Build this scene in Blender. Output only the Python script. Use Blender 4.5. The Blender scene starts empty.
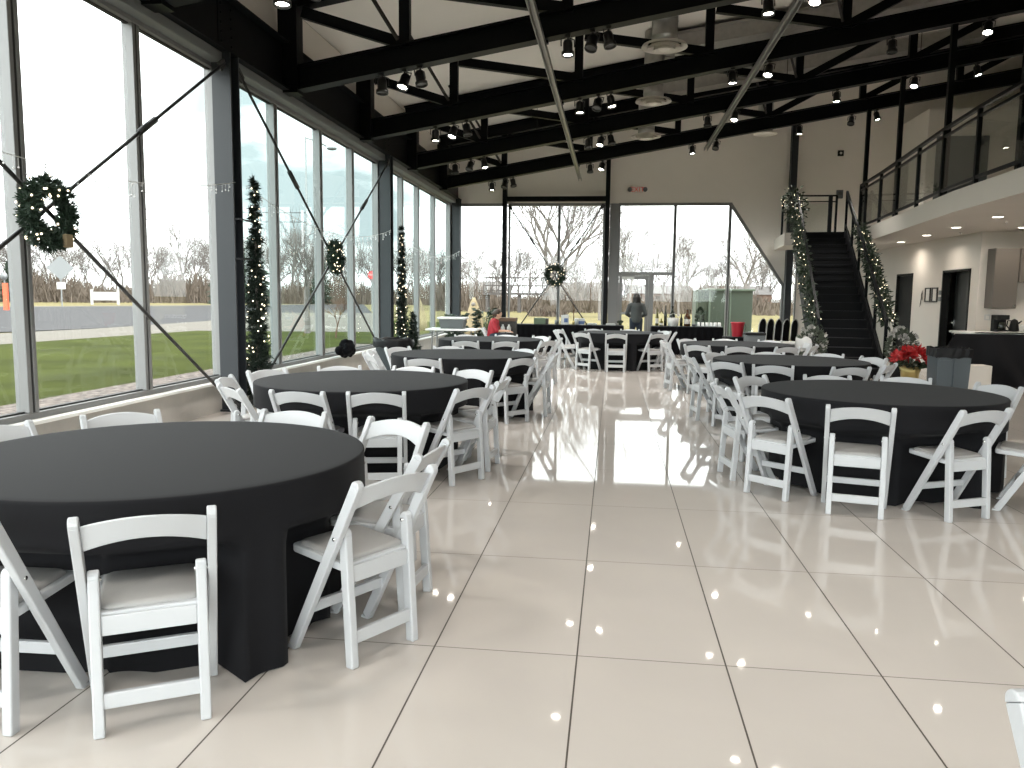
import bpy, math, random
from mathutils import Vector, Matrix
SC = bpy.context.scene
COL = SC.collection
PI = math.pi
rad = math.radians

# ------------------------------------------------------------------ helpers
class MB:
    """collects shapes and links them as one mesh object"""
    def __init__(s):
        s.v = []; s.f = []; s.smooth = []
    def add(s, vs, fs, smooth=False):
        b = len(s.v)
        s.v.extend([tuple(p) for p in vs])
        for f in fs:
            s.f.append(tuple(i + b for i in f)); s.smooth.append(smooth)
    def box(s, x0, x1, y0, y1, z0, z1):
        vs = [(x0,y0,z0),(x1,y0,z0),(x1,y1,z0),(x0,y1,z0),(x0,y0,z1),(x1,y0,z1),(x1,y1,z1),(x0,y1,z1)]
        s.add(vs, [(0,3,2,1),(4,5,6,7),(0,1,5,4),(1,2,6,5),(2,3,7,6),(3,0,4,7)])
    def bar(s, a, b, w, d, up=(0,0,1)):
        """rectangular bar from a to b; w across, d along the up direction"""
        a = Vector(a); b = Vector(b); t = (b-a).normalized(); up = Vector(up)
        if abs(t.dot(up)) > .99: up = Vector((0,1,0))
        r = t.cross(up).normalized(); u = r.cross(t).normalized()
        vs = []
        for p in (a, b):
            for i, j in ((-1,-1),(1,-1),(1,1),(-1,1)):
                vs.append(p + r*(w/2*i) + u*(d/2*j))
        s.add(vs, [(0,1,2,3),(7,6,5,4),(0,4,5,1),(1,5,6,2),(2,6,7,3),(3,7,4,0)])
    def ibeam(s, a, b, w, d, tf=.025, tw=.02):
        """I section from a to b, a and b on the centre line"""
        a = Vector(a); b = Vector(b); t = (b-a).normalized()
        r = t.cross(Vector((0,0,1))).normalized(); u = r.cross(t).normalized()
        for o, ww, dd in ((d/2-tf/2, w, tf), (-d/2+tf/2, w, tf), (0, tw, d-2*tf)):
            s.bar(a+u*o, b+u*o, ww, dd)
    def tube(s, pts, r, n=8, cap=True, smooth=True):
        pts = [Vector(p) for p in pts]
        rs = r if isinstance(r, (list, tuple)) else [r]*len(pts)
        vs = []; m = len(pts); prev = None
        for i, p in enumerate(pts):
            t = (pts[min(i+1,m-1)]-pts[max(i-1,0)]).normalized()
            if prev is None:
                ax = Vector((0,0,1)) if abs(t.z) < .9 else Vector((1,0,0))
                u = t.cross(ax).normalized()
            else:
                u = prev - t*prev.dot(t)
                u = u.normalized() if u.length > 1e-6 else t.orthogonal().normalized()
            prev = u; w = t.cross(u)
            for k in range(n):
                a = 2*PI*k/n
                vs.append(p + (u*math.cos(a)+w*math.sin(a))*rs[i])
        fs = []
        for i in range(m-1):
            for k in range(n):
                k2 = (k+1) % n
                fs.append((i*n+k, i*n+k2, (i+1)*n+k2, (i+1)*n+k))
        if cap:
            fs.append(tuple(range(n-1,-1,-1))); fs.append(tuple((m-1)*n+k for k in range(n)))
        s.add(vs, fs, smooth)
    def lathe(s, prof, n=24, c=(0,0,0), smooth=True, cap=True):
        vs = []; m = len(prof)
        for r, z in prof:
            for k in range(n):
                a = 2*PI*k/n
                vs.append((c[0]+r*math.cos(a), c[1]+r*math.sin(a), c[2]+z))
        fs = []
        for i in range(m-1):
            for k in range(n):
                k2 = (k+1) % n
                fs.append((i*n+k, i*n+k2, (i+1)*n+k2, (i+1)*n+k))
        if cap:
            fs.append(tuple(range(n-1,-1,-1))); fs.append(tuple((m-1)*n+k for k in range(n)))
        s.add(vs, fs, smooth)
    def prism(s, poly, z0, z1):
        n = len(poly)
        vs = [(x,y,z0) for x,y in poly]+[(x,y,z1) for x,y in poly]
        fs = [tuple(range(n-1,-1,-1)), tuple(range(n,2*n))]
        for i in range(n):
            j = (i+1) % n; fs.append((i,j,n+j,n+i))
        s.add(vs, fs)
    def poly(s, pts):
        s.add(pts, [tuple(range(len(pts)))])
    def ball(s, c, r, n=8, m=5, sc=(1,1,1)):
        vs = [(c[0],c[1],c[2]-r*sc[2])]
        for i in range(1, m):
            a = PI*i/m - PI/2
            for k in range(n):
                b = 2*PI*k/n
                vs.append((c[0]+r*sc[0]*math.cos(a)*math.cos(b), c[1]+r*sc[1]*math.cos(a)*math.sin(b), c[2]+r*sc[2]*math.sin(a)))
        vs.append((c[0],c[1],c[2]+r*sc[2]))
        fs = []; L = len(vs)-1
        for k in range(n):
            k2 = (k+1) % n
            fs.append((0, 1+k2, 1+k)); fs.append((L, 1+(m-2)*n+k, 1+(m-2)*n+k2))
            for i in range(m-2):
                fs.append((1+i*n+k, 1+i*n+k2, 1+(i+1)*n+k2, 1+(i+1)*n+k))
        s.add(vs, fs, True)
    def build(s, name, m=None, parent=None, bevel=0, seg=2, loc=None):
        me = bpy.data.meshes.new(name); me.from_pydata(s.v, [], s.f)
        me.polygons.foreach_set('use_smooth', s.smooth)
        me.update()
        o = bpy.data.objects.new(name, me); COL.objects.link(o)
        if m is not None: me.materials.append(m)
        if parent is not None: o.parent = parent
        if loc is not None: o.location = loc
        if bevel:
            bv = o.modifiers.new('Bevel', 'BEVEL'); bv.width = bevel; bv.segments = seg; bv.limit_method = 'ANGLE'
            bv.harden_normals = False
        return o

def tag(o, label=None, cat=None, group=None, kind=None):
    if label: o['label'] = label
    if cat: o['category'] = cat
    if group: o['group'] = group
    if kind: o['kind'] = kind
    return o
def struct(o): o['kind'] = 'structure'; return o
def empty(name, loc=(0,0,0), rz=0):
    o = bpy.data.objects.new(name, None); COL.objects.link(o)
    o.location = loc; o.rotation_euler = (0,0,rz); o.empty_display_size = .1
    return o
KIDS = {}
def copy_tree(o, parent=None):
    c = o.copy(); COL.objects.link(c)
    if parent is not None: c.parent = parent
    for ch in o.children: copy_tree(ch, c)
    return c

def letter_mesh(tc, parent):
    tmp = bpy.data.objects.new('tmp', tc); COL.objects.link(tmp); bpy.context.view_layer.update()
    me = bpy.data.meshes.new_from_object(tmp.evaluated_get(bpy.context.evaluated_depsgraph_get()))
    bpy.data.objects.remove(tmp); o = bpy.data.objects.new('lettering', me); COL.objects.link(o); o.parent = parent; me.materials.clear()
    return o

# ------------------------------------------------------------------ materials
def mat(name, col, rough=.5, metal=0, spec=.5, emit=None, es=0, sheen=0, noise=None, bump=None, trans=0):
    m = bpy.data.materials.new(name); m.use_nodes = True
    nt = m.node_tree; b = nt.nodes['Principled BSDF']
    b.inputs['Base Color'].default_value = (*col, 1)
    b.inputs['Roughness'].default_value = rough
    b.inputs['Metallic'].default_value = metal
    b.inputs['Specular IOR Level'].default_value = spec
    if sheen:
        b.inputs['Sheen Weight'].default_value = sheen
        b.inputs['Sheen Roughness'].default_value = .4
    if emit:
        b.inputs['Emission Color'].default_value = (*emit, 1); b.inputs['Emission Strength'].default_value = es
    tc = nt.nodes.new('ShaderNodeTexCoord')
    if noise:   # (scale, amount)
        n = nt.nodes.new('ShaderNodeTexNoise'); n.inputs['Scale'].default_value = noise[0]; n.inputs['Detail'].default_value = 5
        nt.links.new(tc.outputs['Object'], n.inputs['Vector'])
        r = nt.nodes.new('ShaderNodeMapRange'); r.inputs[1].default_value = .25; r.inputs[2].default_value = .75
        r.inputs[3].default_value = 1-noise[1]; r.inputs[4].default_value = 1+noise[1]
        nt.links.new(n.outputs['Fac'], r.inputs[0])
        mx = nt.nodes.new('ShaderNodeVectorMath'); mx.operation = 'SCALE'; mx.inputs[0].default_value = col
        nt.links.new(r.outputs[0], mx.inputs['Scale']); nt.links.new(mx.outputs[0], b.inputs['Base Color'])
    if bump:    # (scale, strength)
        n = nt.nodes.new('ShaderNodeTexNoise'); n.inputs['Scale'].default_value = bump[0]; n.inputs['Detail'].default_value = 4
        nt.links.new(tc.outputs['Object'], n.inputs['Vector'])
        bp = nt.nodes.new('ShaderNodeBump'); bp.inputs['Strength'].default_value = bump[1]; bp.inputs['Distance'].default_value = .02
        nt.links.new(n.outputs['Fac'], bp.inputs['Height']); nt.links.new(bp.outputs[0], b.inputs['Normal'])
    return m

def glass_mat(name, tint, refl=1.0):
    m = bpy.data.materials.new(name); m.use_nodes = True
    nt = m.node_tree; nt.nodes.clear()
    out = nt.nodes.new('ShaderNodeOutputMaterial'); mx = nt.nodes.new('ShaderNodeMixShader')
    tr = nt.nodes.new('ShaderNodeBsdfTransparent'); gl = nt.nodes.new('ShaderNodeBsdfGlossy')
    lw = nt.nodes.new('ShaderNodeLayerWeight'); lw.inputs['Blend'].default_value = .5; pw = nt.nodes.new('ShaderNodeMath'); pw.operation = 'POWER'; pw.inputs[1].default_value = 5
    nt.links.new(lw.outputs['Facing'], pw.inputs[0])
    fr = nt.nodes.new('ShaderNodeMath'); fr.operation = 'MULTIPLY_ADD'; fr.inputs[1].default_value = .60; fr.inputs[2].default_value = .016
    nt.links.new(pw.outputs[0], fr.inputs[0])
    tr.inputs['Color'].default_value = (*tint, 1); gl.inputs['Roughness'].default_value = 0.0
    gl.inputs['Color'].default_value = (refl, refl, refl, 1)
    nt.links.new(fr.outputs[0], mx.inputs[0]); nt.links.new(tr.outputs[0], mx.inputs[1]); nt.links.new(gl.outputs[0], mx.inputs[2])
    nt.links.new(mx.outputs[0], out.inputs[0])
    return m

def floor_mat():
    m = bpy.data.materials.new('polished_tile'); m.use_nodes = True
    nt = m.node_tree; b = nt.nodes['Principled BSDF']; N = nt.nodes.new; L = nt.links.new
    geo = N('ShaderNodeNewGeometry'); sep = N('ShaderNodeSeparateXYZ'); L(geo.outputs['Position'], sep.inputs[0])
    def mth(op, a, bb=None):
        n = N('ShaderNodeMath'); n.operation = op
        for i, v in enumerate((a, bb)):
            if v is None: continue
            if isinstance(v, (int, float)): n.inputs[i].default_value = v
            else: L(v, n.inputs[i])
        return n.outputs[0]
    tx = mth('DIVIDE', mth('SUBTRACT', sep.outputs[0], -.1136), .61)
    ty = mth('DIVIDE', mth('SUBTRACT', sep.outputs[1], 3.1875), 1.2207)
    def line(t, size, half):
        fr = mth('FRACT', mth('ADD', t, 100.5))
        d = mth('MULTIPLY', mth('ABSOLUTE', mth('SUBTRACT', fr, .5)), size)
        return mth('LESS_THAN', d, half)
    lx = line(tx, .61, .0034); ly = mth('MULTIPLY', line(ty, 1.2207, .003), .85)
    g = mth('MAXIMUM', lx, ly)
    wn = N('ShaderNodeTexWhiteNoise'); wn.noise_dimensions = '2D'
    cb = N('ShaderNodeCombineXYZ'); L(mth('FLOOR', mth('ADD', tx, 100)), cb.inputs[0]); L(mth('FLOOR', mth('ADD', ty, 100)), cb.inputs[1]); L(cb.outputs[0], wn.inputs['Vector'])
    nz = N('ShaderNodeTexNoise'); nz.inputs['Scale'].default_value = 1.1; nz.inputs['Detail'].default_value = 6; nz.inputs['Distortion'].default_value = 1.2
    L(geo.outputs['Position'], nz.inputs['Vector'])
    v = mth('ADD', mth('MULTIPLY', wn.outputs['Value'], .05), mth('MULTIPLY', nz.outputs['Fac'], .14))
    v = mth('ADD', v, .9)
    sc = N('ShaderNodeVectorMath'); sc.operation = 'SCALE'; sc.inputs[0].default_value = (.495,.457,.424); L(v, sc.inputs['Scale'])
    mx = N('ShaderNodeMix'); mx.data_type = 'RGBA'; L(g, mx.inputs[0]); L(sc.outputs[0], mx.inputs[6]); mx.inputs[7].default_value = (.07,.06,.05,1)
    L(mx.outputs[2], b.inputs['Base Color'])
    r = mth('ADD', mth('MULTIPLY', g, .5), .035); L(r, b.inputs['Roughness'])
    b.inputs['IOR'].default_value = 1.34
    return m

M = {}
M['floor'] = floor_mat()
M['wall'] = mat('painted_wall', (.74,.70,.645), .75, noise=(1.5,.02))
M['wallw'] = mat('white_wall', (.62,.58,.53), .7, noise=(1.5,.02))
M['ceil'] = mat('painted_deck', (.80,.77,.715), .8, noise=(.7,.03))
M['conc'] = mat('concrete_kneewall', (.42,.40,.37), .85, noise=(3,.10), bump=(30,.15))
M['sill'] = mat('white_sill', (.75,.75,.73), .4)
M['alu'] = mat('clear_anodised_aluminium', (.20,.20,.198), .45, .3)
M['gasket'] = mat('dark_gasket', (.02,.02,.02), .7)
M['trimgrey'] = mat('grey_bulkhead', (.16,.17,.17), .5)
M['steel'] = mat('black_steel', (.0022,.0028,.0036), .45, spec=.12, noise=(6,.15))
M['column'] = mat('charcoal_column', (.016,.019,.023), .45, spec=.4)
M['rod'] = mat('dark_rod', (.02,.02,.02), .4, .3)
M['chair'] = mat('white_resin', (.45,.46,.475), .38)
M['pad'] = mat('grey_vinyl_pad', (.29,.283,.275), .45, bump=(60,.05))
M['cloth'] = mat('black_polyester', (.0048,.0048,.0062), .85, spec=.22, sheen=.03, bump=(220,.05))
M['clothd'] = mat('black_skirting', (.0035,.0035,.0045), .85, spec=.10)
M['glass'] = glass_mat('window_glass', (.90,.93,.925))
M['glassg'] = glass_mat('green_tinted_glass', (.80,.87,.86))
M['railglass'] = glass_mat('railing_glass', (.88,.90,.89), .8)
M['galv'] = mat('galvanised_duct', (.42,.41,.39), .35, .7, noise=(9,.12))
M['diff'] = mat('white_diffuser', (.66,.63,.57), .5)
M['lamp'] = mat('black_lamp_head', (.010,.010,.011), .35)
M['lit'] = mat('lamp_lens_on', (1,1,1), .5, emit=(1.0,.93,.82), es=28)
M['unlit'] = mat('lamp_lens_off', (.10,.10,.10), .2)
M['down'] = mat('downlight_lens', (1,1,1), .5, emit=(1.0,.92,.80), es=7)
M['strut'] = mat('grey_strut', (.30,.30,.29), .4, .5)
M['red'] = mat('red_letters', (.55,.05,.04), .5, emit=(.9,.10,.08), es=.12)
M['sign'] = mat('sign_face', (.62,.60,.56), .5)
M['stair'] = mat('black_stair', (.0035,.0035,.0045), .65, spec=.2)
M['nosing'] = mat('stair_nosing', (.010,.012,.014), .55, spec=.25)
M['door'] = mat('black_door', (.005,.0055,.0055), .55, spec=.25)
M['doorg'] = mat('charcoal_door', (.012,.014,.0135), .45)
M['chrome'] = mat('chrome', (.75,.75,.75), .15, 1)
M['cab'] = mat('taupe_laminate', (.105,.092,.079), .4)
M['counter'] = mat('white_counter', (.70,.69,.66), .25)
M['needle'] = mat('fir_needles', (.016,.036,.020), .7, noise=(20,.35))
M['needle2'] = mat('dark_fir_needles', (.010,.022,.014), .7, noise=(20,.35))
M['leafd'] = mat('dark_leaves', (.017,.032,.015), .5, noise=(14,.4))
M['fleaf'] = mat('frosted_leaves', (.075,.090,.065), .6, noise=(14,.3))
M['fairy'] = mat('fairy_light', (1,1,1), .5, emit=(1.0,.82,.55), es=2.4)
M['clearbulb'] = mat('clear_bulb', (.75,.75,.75), .2)
M['wire'] = mat('clear_wire', (.55,.55,.53), .5)
M['flower'] = mat('white_petals', (.40,.39,.37), .6)
M['poin'] = mat('poinsettia_bracts', (.36,.010,.012), .5, noise=(15,.3))
M['gold'] = mat('gold_foil', (.42,.33,.14), .35, .8)
M['bin'] = mat('slate_plastic', (.040,.053,.062), .45)
M['bag'] = mat('black_bin_liner', (.005,.005,.006), .5, spec=.2)
M['greybin'] = mat('grey_plastic', (.10,.11,.115), .5)
M['wplastic'] = mat('white_plastic', (.70,.70,.69), .4)
M['skin'] = mat('skin', (.45,.28,.20), .6)
M['hair'] = mat('dark_hair', (.012,.009,.007), .5)
M['hairb'] = mat('brown_hair', (.035,.02,.012), .6)
M['sweater'] = mat('grey_sweater', (.065,.07,.07), .9)
M['jeans'] = mat('dark_jeans', (.02,.028,.045), .85)
M['redshirt'] = mat('red_shirt', (.28,.012,.022), .8)
M['redplastic'] = mat('red_plastic', (.40,.015,.03), .4)
M['green'] = mat('sage_enamel', (.065,.085,.066), .5)
M['greenl'] = mat('pale_sage_trim', (.15,.19,.15), .5)
M['bottleg'] = mat('dark_bottle', (.012,.015,.010), .15)
M['bottleb'] = mat('amber_bottle', (.07,.03,.012), .15)
M['bottley'] = mat('olive_bottle', (.10,.09,.02), .2)
M['brownbox'] = mat('brown_card', (.12,.075,.05), .8)
M['gbox'] = mat('green_box', (.12,.16,.10), .6)
M['blue'] = mat('blue_print', (.06,.10,.22), .5)
M['paper'] = mat('white_paper', (.50,.50,.49), .6)
M['wood'] = mat('dark_wood_frame', (.02,.016,.013), .5)
M['grass'] = mat('lawn_grass', (.031,.037,.0065), .95, spec=.04, noise=(.55,.38), bump=(25,.5))
M['field'] = mat('dormant_field', (.135,.114,.056), .95, spec=.04, noise=(.12,.22))
M['verge'] = mat('dry_verge', (.15,.13,.07), .95, spec=.04, noise=(.2,.25))
M['asphalt'] = mat('asphalt', (.055,.053,.054), .9, spec=.04, noise=(.6,.06))
M['walk'] = mat('concrete_walk', (.115,.104,.090), .9, spec=.04, noise=(.6,.05))
M['gravel'] = mat('pink_gravel', (.12,.10,.09), .9, spec=.04, noise=(9,.8))
M['brick'] = mat('edging_brick', (.10,.062,.052), .9, spec=.04, noise=(4,.3))
M['bark'] = mat('grey_bark', (.15,.135,.125), .95, spec=.04)
M['barkn'] = mat('dark_bark', (.055,.046,.040), .95, spec=.04)
M['barkr'] = mat('reddish_twigs', (.11,.065,.045), .95, spec=.04)
M['twig'] = mat('brushwood', (.088,.070,.056), .95, spec=.04, noise=(.5,.3))
M['ever'] = mat('distant_evergreen', (.034,.045,.032), .9, spec=.04, noise=(3,.3))
M['burlap'] = mat('burlap', (.22,.175,.11), .95, spec=.04, noise=(8,.2))
M['housew'] = mat('white_siding', (.30,.29,.28), .8)
M['houser'] = mat('brown_siding', (.13,.075,.055), .8)
M['roof'] = mat('grey_shingle', (.10,.09,.085), .9)
M['signred'] = mat('stop_sign_red', (.42,.03,.03), .5)
M['orange'] = mat('orange_red_post', (.55,.08,.03), .6)
M['metalg'] = mat('weathered_metal', (.16,.165,.165), .5, .3)
M['bridge'] = mat('bridge_steel', (.05,.043,.04), .8)

# ------------------------------------------------------------------ camera
cp = bpy.data.cameras.new('camera'); cam = bpy.data.objects.new('camera', cp); COL.objects.link(cam)
PITCH, YAW, ROLL = .109928, .125317, .0111642
cy, sy, cpi, spi = math.cos(YAW), math.sin(YAW), math.cos(PITCH), math.sin(PITCH)
fw = Vector((-sy*cpi, cy*cpi, -spi)); r0 = Vector((cy, sy, 0)); u0 = r0.cross(fw)
Rv = r0*math.cos(ROLL)+u0*math.sin(ROLL); Uv = -r0*math.sin(ROLL)+u0*math.cos(ROLL)
mw = Matrix((( Rv.x, Uv.x, -fw.x, 0), (Rv.y, Uv.y, -fw.y, 0), (Rv.z, Uv.z, -fw.z, 1.496), (0,0,0,1)))
cam.matrix_world = mw
cp.sensor_width = 36; cp.lens = 790.72/1024*36; cp.clip_start = .05; cp.clip_end = 1500
SC.camera = cam

# ------------------------------------------------------------------ room shell
GX = -5.03           # glazing plane of the long window wall
YB = 24.4            # back wall
chord_z = lambda x: 4.41 + .172*(x+4.7)     # underside of a truss
ceil_z = lambda x: 5.82 + .172*(x+5)
b = MB(); b.box(-5.2, 12.2, -5.2, YB+.2, -.2, 0); struct(b.build('floor', M['floor']))
b = MB()
for s0, s1 in ((0, .15),):
    vs = []
    for x in (-5.3, 13):
        for y in (-5.3, YB+.3):
            for dz in (0, .15): vs.append((x, y, ceil_z(x)+dz))
    b.add(vs, [(0,2,6,4),(1,5,7,3),(0,4,5,1),(2,3,7,6),(0,1,3,2),(4,6,7,5)])
struct(b.build('ceiling', M['ceil']))
# knee wall, sill and wall strip above the eave beam on the window side
b = MB(); b.box(-5.2, -4.93, -5.2, YB, 0, .36); b.box(-5.2, -4.98, -5.2, YB, 4.36, 6.0)
struct(b.build('wall_left', M['conc']))
b = MB(); b.box(-4.975, -4.965, -5.2, YB, 4.9, 5.80); struct(b.build('wall_left_upper', M['wall']))
b = MB(); b.box(-5.05, -4.86, -5.2, YB, .36, .395); struct(b.build('trim_1', M['sill'], bevel=.006))
b = MB()
for ya, yb in ((2.45,2.75),(9.62,9.78),(16.5,16.75),(23.95,YB)): b.box(-5.08,-4.95,ya,yb,.39,4.33)
struct(b.build('trim_5', M['alu']))
b = MB(); b.box(-4.98, -4.80, -5.2, YB, 4.30, 4.42); struct(b.build('trim_2', M['trimgrey'], bevel=.01))
# back wall with its glazed opening
b = MB()
hz = 4.27
b.box(-5.2, -4.86, YB, YB+.2, 0, hz)
b.box(-5.2, 12.2, YB, YB+.2, hz+.05, 9.2)
b.box(5.03, 5.12, YB, YB+.2, 0, hz+.05)
b.box(5.36, 12.2, YB, YB+.2, 0, hz+.05)
b.box(5.12, 5.36, YB, YB+.2, 3.0, hz+.05)
# triangular wall beside the sloping glass edge
def tri(bm, pts, y0, y1):
    n = len(pts); vs = [(x,y0,z) for x,z in pts]+[(x,y1,z) for x,z in pts]
    bm.add(vs, [tuple(range(n)), tuple(range(2*n-1,n-1,-1))]+[(i,n+i,n+(i+1)%n,(i+1)%n) for i in range(n)])
tri(b, [(3.42,hz+.05),(5.03,1.86),(5.03,hz+.05)], YB, YB+.2)
struct(b.build('wall_back', M['wall']))
# right side: wall with the two doors, kitchen wall, far right wall
DX = 7.5
b = MB()
dz = 2.2; d1 = (21.25, 22.4); d2 = (17.98, 19.42)
for y0, y1 in ((17.6, d2[0]), (d2[1], d1[0]), (d1[1], YB)): b.box(DX, DX+.15, y0, y1, 0, 2.95)
for y0, y1 in (d1, d2): b.box(DX, DX+.15, y0, y1, dz, 2.95)
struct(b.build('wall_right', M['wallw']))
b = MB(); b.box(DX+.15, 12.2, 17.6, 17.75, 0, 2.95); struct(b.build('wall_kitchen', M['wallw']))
b = MB(); b.box(12.0, 12.2, -5.2, YB, 0, 9.2); struct(b.build('wall_far_right', M['wall']))
b = MB(); b.box(-5.2, 12.2, -5.4, -5.2, 4.36, 9.3); b.box(-5.2, 12.2, -5.4, -5.2, 0, .36); struct(b.build('wall_front', M['wall']))
for i, (y0, y1) in enumerate((d1, d2)):
    b = MB(); W_ = y1-y0-.10
    b.box(-.05, 0, 0, W_, 0.005, dz-.055); d = struct(b.build('door_%d' % (i+1), M['door' if i == 0 else 'doorg'], loc=(DX+.10, y0+.05, 0)))
    d.rotation_euler = (0, 0, rad(-9) if i else 0)
    b = MB()
    for ya, yb in ((y0, y0+.05), (y1-.05, y1)): b.box(DX-.015, DX+.15, ya, yb, 0, dz)
    b.box(DX-.015, DX+.15, y0, y1, dz-.05, dz); struct(b.build('door_frame_%d' % (i+1), M['door']))
    b = MB(); b.tube([(-.05, W_-.10, 1.02), (-.11, W_-.10, 1.02), (-.11, W_-.26, 1.02)], .013, 8); b.box(-.062, -.05, W_-.13, W_-.07, .95, 1.09); b.build('door_handle', M['chrome'], d)

# --------------------------------------------------- windows (structure)
def mullion(bm, gk, x, y, z0, z1, w=.125, axis='y'):
    h = w/2
    if axis == 'y':
        bm.box(x-.05, x+.075, y-h, y-.016, z0, z1); bm.box(x-.05, x+.075, y+.016, y+h, z0, z1); gk.box(x-.04, x+.066, y-.016, y+.016, z0, z1)
    else:
        bm.box(y-h, y-.010, x-.075, x+.05, z0, z1); bm.box(y+.010, y+h, x-.075, x+.05, z0, z1); gk.box(y-.01, y+.01, x-.055, x+.04, z0, z1)
ZS, ZH = .45, 4.25
bays = [(-4.6, 2.45, [-2.9,-1.15,.6]), (2.75, 9.62, [4.52, 6.22, 7.95]), (9.78, 16.5, [11.37, 13.18, 14.85]), (16.75, 23.95, [18.45, 20.0, 21.85])]
for k, (y0, y1, ms) in enumerate(bays):
    fr = MB(); gk = MB()
    fr.box(GX-.05, GX+.08, y0, y1, .39, ZS); fr.box(GX-.05, GX+.08, y0, y1, ZH, 4.33)
    for ya, yb in ((y0, y0+.07), (y1-.07, y1)): fr.box(GX-.05, GX+.08, ya, yb, ZS, ZH)
    for m in ms: mullion(fr, gk, GX, m, ZS, ZH)
    for z in (ZS+.008, ZH-.008): gk.box(GX-.02, GX+.03, y0+.07, y1-.07, z-.006, z+.006)
    w = struct(fr.build('window_%d' % (k+1), M['alu'], bevel=.004, seg=1)); gk.build('gasket', M['gasket'], w)
    edges = [y0+.06]+ms+[y1-.06]
    for a, c in zip(edges, edges[1:]):
        p = MB(); p.box(GX-.012, GX-.004, a, c, ZS-.01, ZH+.01); p.build('pane', M['glass'] if k < 2 else M['glassg'], w)
# back windows
def back_window(num, x0, x1, ms, z0=.1, thick=.1):
    fr = MB(); gk = MB(); y = YB+.06
    fr.box(x0, x1, y-.075, y+.05, ZH, ZH+.08); fr.box(x0, x1, y-.075, y+.05, z0-.09, z0)
    for a, c in ((x0, x0+.06), (x1-.06, x1)): fr.box(a, c, y-.075, y+.05, z0, ZH)
    for m in ms: mullion(fr, gk, y, m, z0, ZH, .085, 'x')
    w = struct(fr.build('window_%d' % num, M['alu'], bevel=.004, seg=1))
    if ms: gk.build('gasket', M['gasket'], w)
    ed = [x0+.05]+ms+[x1-.05]
    for a, c in zip(ed, ed[1:]):
        p = MB(); p.box(a, c, y+.004, y+.012, z0-.01, ZH+.01); p.build('pane', M['glass'], w)
back_window(5, -4.86, -3.36, [])
back_window(6, -3.24, -.30, [-1.68])
b = MB(); b.box(-.16, .10, YB-.02, YB+.14, 0, ZH+.06); struct(b.build('trim_3', M['alu']))
# entrance bay: door, sidelight, transom, tall panes, sloping pane
y = YB+.06
fr = MB(); gk = MB()
fr.box(.10, 3.42, y-.075, y+.05, ZH, ZH+.08); fr.box(.10, .16, y-.075, y+.05, 0, ZH)
mullion(fr, gk, y, 1.78, .1, ZH, .085, 'x'); mullion(fr, gk, y, 3.38, .1, ZH+.05, .085, 'x')
fr.box(.16, 1.74, y-.075, y+.05, 2.19, 2.28); fr.box(1.06, 1.20, y-.075, y+.05, 0, 2.19)
fr.box(1.2, 5.0, y-.075, y+.05, 0, .1); fr.box(4.94, 5.03, y-.075, y+.05, 0, 1.95)
a0 = Vector((3.38, y-.012, ZH+.05)); a1 = Vector((5.02, y-.012, 1.86)); t = (a1-a0).normalized(); nrm = Vector((t.z,0,-t.x))
vs = []
for p in (a0, a1):
    for i, j in ((-.0625,-.04),(.0625,-.04),(.0625,.04),(-.0625,.04)): vs.append(p+Vector((0,i,0))+nrm*j)
fr.add(vs, [(0,1,2,3),(7,6,5,4),(0,4,5,1),(1,5,6,2),(2,6,7,3),(3,7,4,0)])
w = struct(fr.build('window_7', M['alu'], bevel=.004, seg=1)); gk.build('gasket', M['gasket'], w)
for a, c, z0, z1 in ((.15,1.75,2.27,ZH),(1.19,1.75,.1,2.2),(1.81,3.35,.1,ZH)):
    p = MB(); p.box(a, c, y+.004, y+.012, z0, z1); p.build('pane', M['glass'], w)
p = MB(); tri(p, [(3.41,.1),(4.97,.1),(4.97,1.9),(3.41,ZH)], y+.004, y+.012); p.build('pane', M['glass'], w)
b = MB()
for a, c in ((.165,.265),(.955,1.055)): b.box(a, c, y-.05, y+.0, .01, 2.185)
for a, c in ((.01,.22),(2.06,2.185)): b.box(.265, .955, y-.05, y, a, c)
d = struct(b.build('door_3', M['alu'], bevel=.003, seg=1))
p = MB(); p.box(.26,.96, y-.03, y-.022, .2, 2.07); p.build('pane', M['glass'], d)
b = MB(); b.box(.24, .62, y-.13, y-.05, 2.07, 2.14); b.bar((.6,y-.1,2.15),(.9,y-.16,2.16),.02,.012); b.build('door_closer', M['galv'], d)
b = MB(); b.box(.24, .98, y-.11, y-.06, 1.0, 1.07); b.build('push_bar', M['strut'], d)
# slim pane right of the column
b = MB(); p = MB(); b.box(5.12,5.15,y-.05,y+.05,0,3.0); b.box(5.33,5.36,y-.05,y+.05,0,3.0); b.box(5.15,5.33,y-.05,y+.05,2.95,3.0)
w = struct(b.build('window_8', M['alu'])); p.box(5.14,5.34,y+.004,y+.012,.02,2.96); p.build('pane', M['glass'], w)
# front wall glazing behind the viewer
fr = MB(); gk = MB()
fr.box(-4.9, 12, -5.35, -5.23, .36, .45); fr.box(-4.9, 12, -5.35, -5.23, ZH, 4.36)
xs = [-4.9+1.69*i for i in range(11)]
for x in xs: fr.box(x-.04, x+.04, -5.35, -5.23, .45, ZH)
w = struct(fr.build('window_9', M['alu']))
for a, c in zip(xs, xs[1:]):
    p = MB(); p.box(a, c, -5.31, -5.30, .44, 4.27); p.build('pane', M['glass'], w)

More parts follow.
